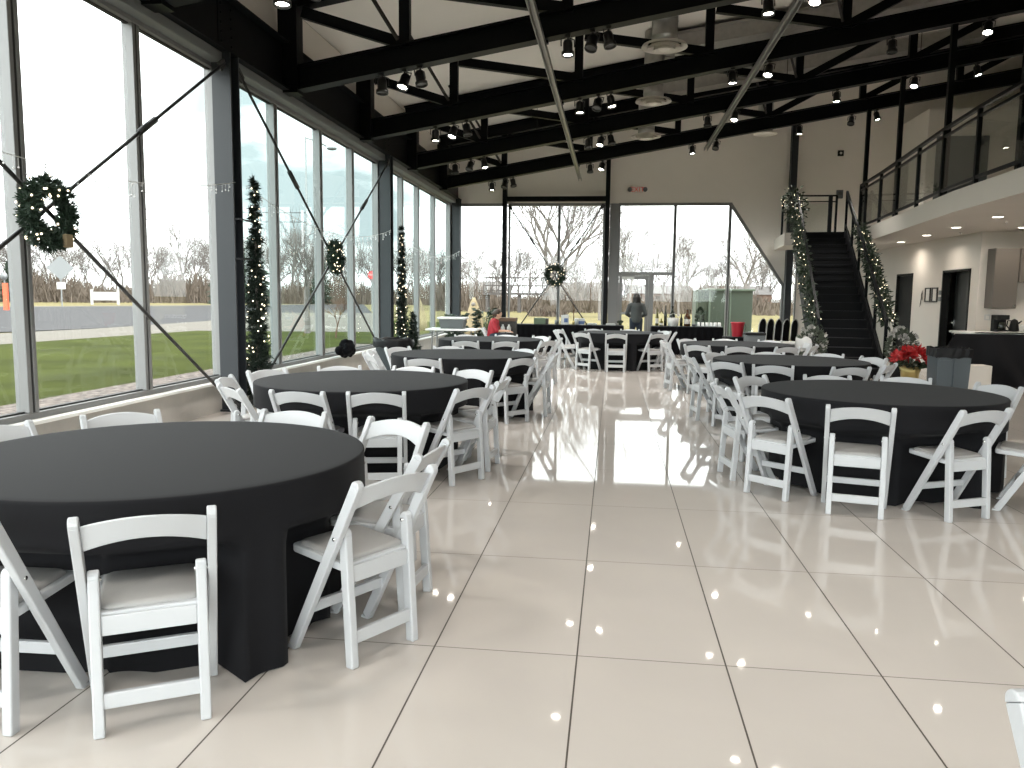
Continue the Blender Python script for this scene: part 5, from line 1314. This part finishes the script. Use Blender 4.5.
# stretch clouds towards the horizon
mp = N('ShaderNodeMapping'); mp.inputs['Scale'].default_value = (1,1,3.0); mp.inputs['Location'].default_value = (.35,.1,.2); L(tc.outputs['Generated'], mp.inputs[0])
nz = N('ShaderNodeTexNoise'); nz.inputs['Scale'].default_value = 3.2; nz.inputs['Detail'].default_value = 7; nz.inputs['Roughness'].default_value = .52; L(mp.outputs[0], nz.inputs['Vector'])
dt = N('ShaderNodeVectorMath'); dt.operation = 'DOT_PRODUCT'; dt.inputs[1].default_value = Vector((-.335,.93,.18)).normalized(); L(tc.outputs['Generated'], dt.inputs[0])
bank = N('ShaderNodeMapRange'); bank.interpolation_type = 'SMOOTHSTEP'; bank.inputs[1].default_value = .970; bank.inputs[2].default_value = .996; L(dt.outputs['Value'], bank.inputs[0])
cl = N('ShaderNodeMapRange'); cl.interpolation_type = 'SMOOTHSTEP'; cl.inputs[1].default_value = .50; cl.inputs[2].default_value = .66; L(nz.outputs['Fac'], cl.inputs[0])
def mth(op, a, bb):
    n = N('ShaderNodeMath'); n.operation = op; n.use_clamp = False
    for i, v in enumerate((a, bb)):
        if isinstance(v, (int, float)): n.inputs[i].default_value = v
        else: L(v, n.inputs[i])
    return n.outputs[0]
fac = N('ShaderNodeClamp'); L(mth('ADD', mth('MULTIPLY', bank.outputs[0], mth('ADD', mth('MULTIPLY', cl.outputs[0], .35), .60)), mth('MULTIPLY', cl.outputs[0], .22)), fac.inputs[0])
mx = N('ShaderNodeMix'); mx.data_type = 'RGBA'; L(fac.outputs[0], mx.inputs[0])
mx.inputs[6].default_value = (1.0,1.0,1.0,1); mx.inputs[7].default_value = (.235,.258,.265,1)
el = N('ShaderNodeMapRange'); el.inputs[1].default_value = 0; el.inputs[2].default_value = 1; el.inputs[3].default_value = 1.0; el.inputs[4].default_value = 1.5; L(sp.outputs[2], el.inputs[0])
sd = N('ShaderNodeVectorMath'); sd.operation = 'DOT_PRODUCT'; sd.inputs[1].default_value = Vector((.15,-.85,.42)).normalized(); L(tc.outputs['Generated'], sd.inputs[0])
sun = N('ShaderNodeMapRange'); sun.interpolation_type = 'SMOOTHSTEP'; sun.inputs[1].default_value = .2; sun.inputs[2].default_value = 1.0; sun.inputs[3].default_value = 0; sun.inputs[4].default_value = 3.5; L(sd.outputs['Value'], sun.inputs[0])
L(mx.outputs[2], bg.inputs['Color']); L(mth('ADD', mth('MULTIPLY', el.outputs[0], 2.9), sun.outputs[0]), bg.inputs['Strength'])

# ------------------------------------------------------------------ render settings that belong to the look
SC.view_settings.view_transform = 'Standard'; SC.view_settings.look = 'None'; SC.view_settings.gamma = 1; SC.view_settings.exposure = 0.72
SC.view_settings.use_curve_mapping = False
SC.cycles.max_bounces = 8; SC.cycles.diffuse_bounces = 4; SC.cycles.glossy_bounces = 4; SC.cycles.transmission_bounces = 4; SC.cycles.transparent_max_bounces = 12
SC.cycles.sample_clamp_indirect = 6; SC.cycles.use_denoising = True; SC.cycles.caustics_reflective = False; SC.cycles.caustics_refractive = False
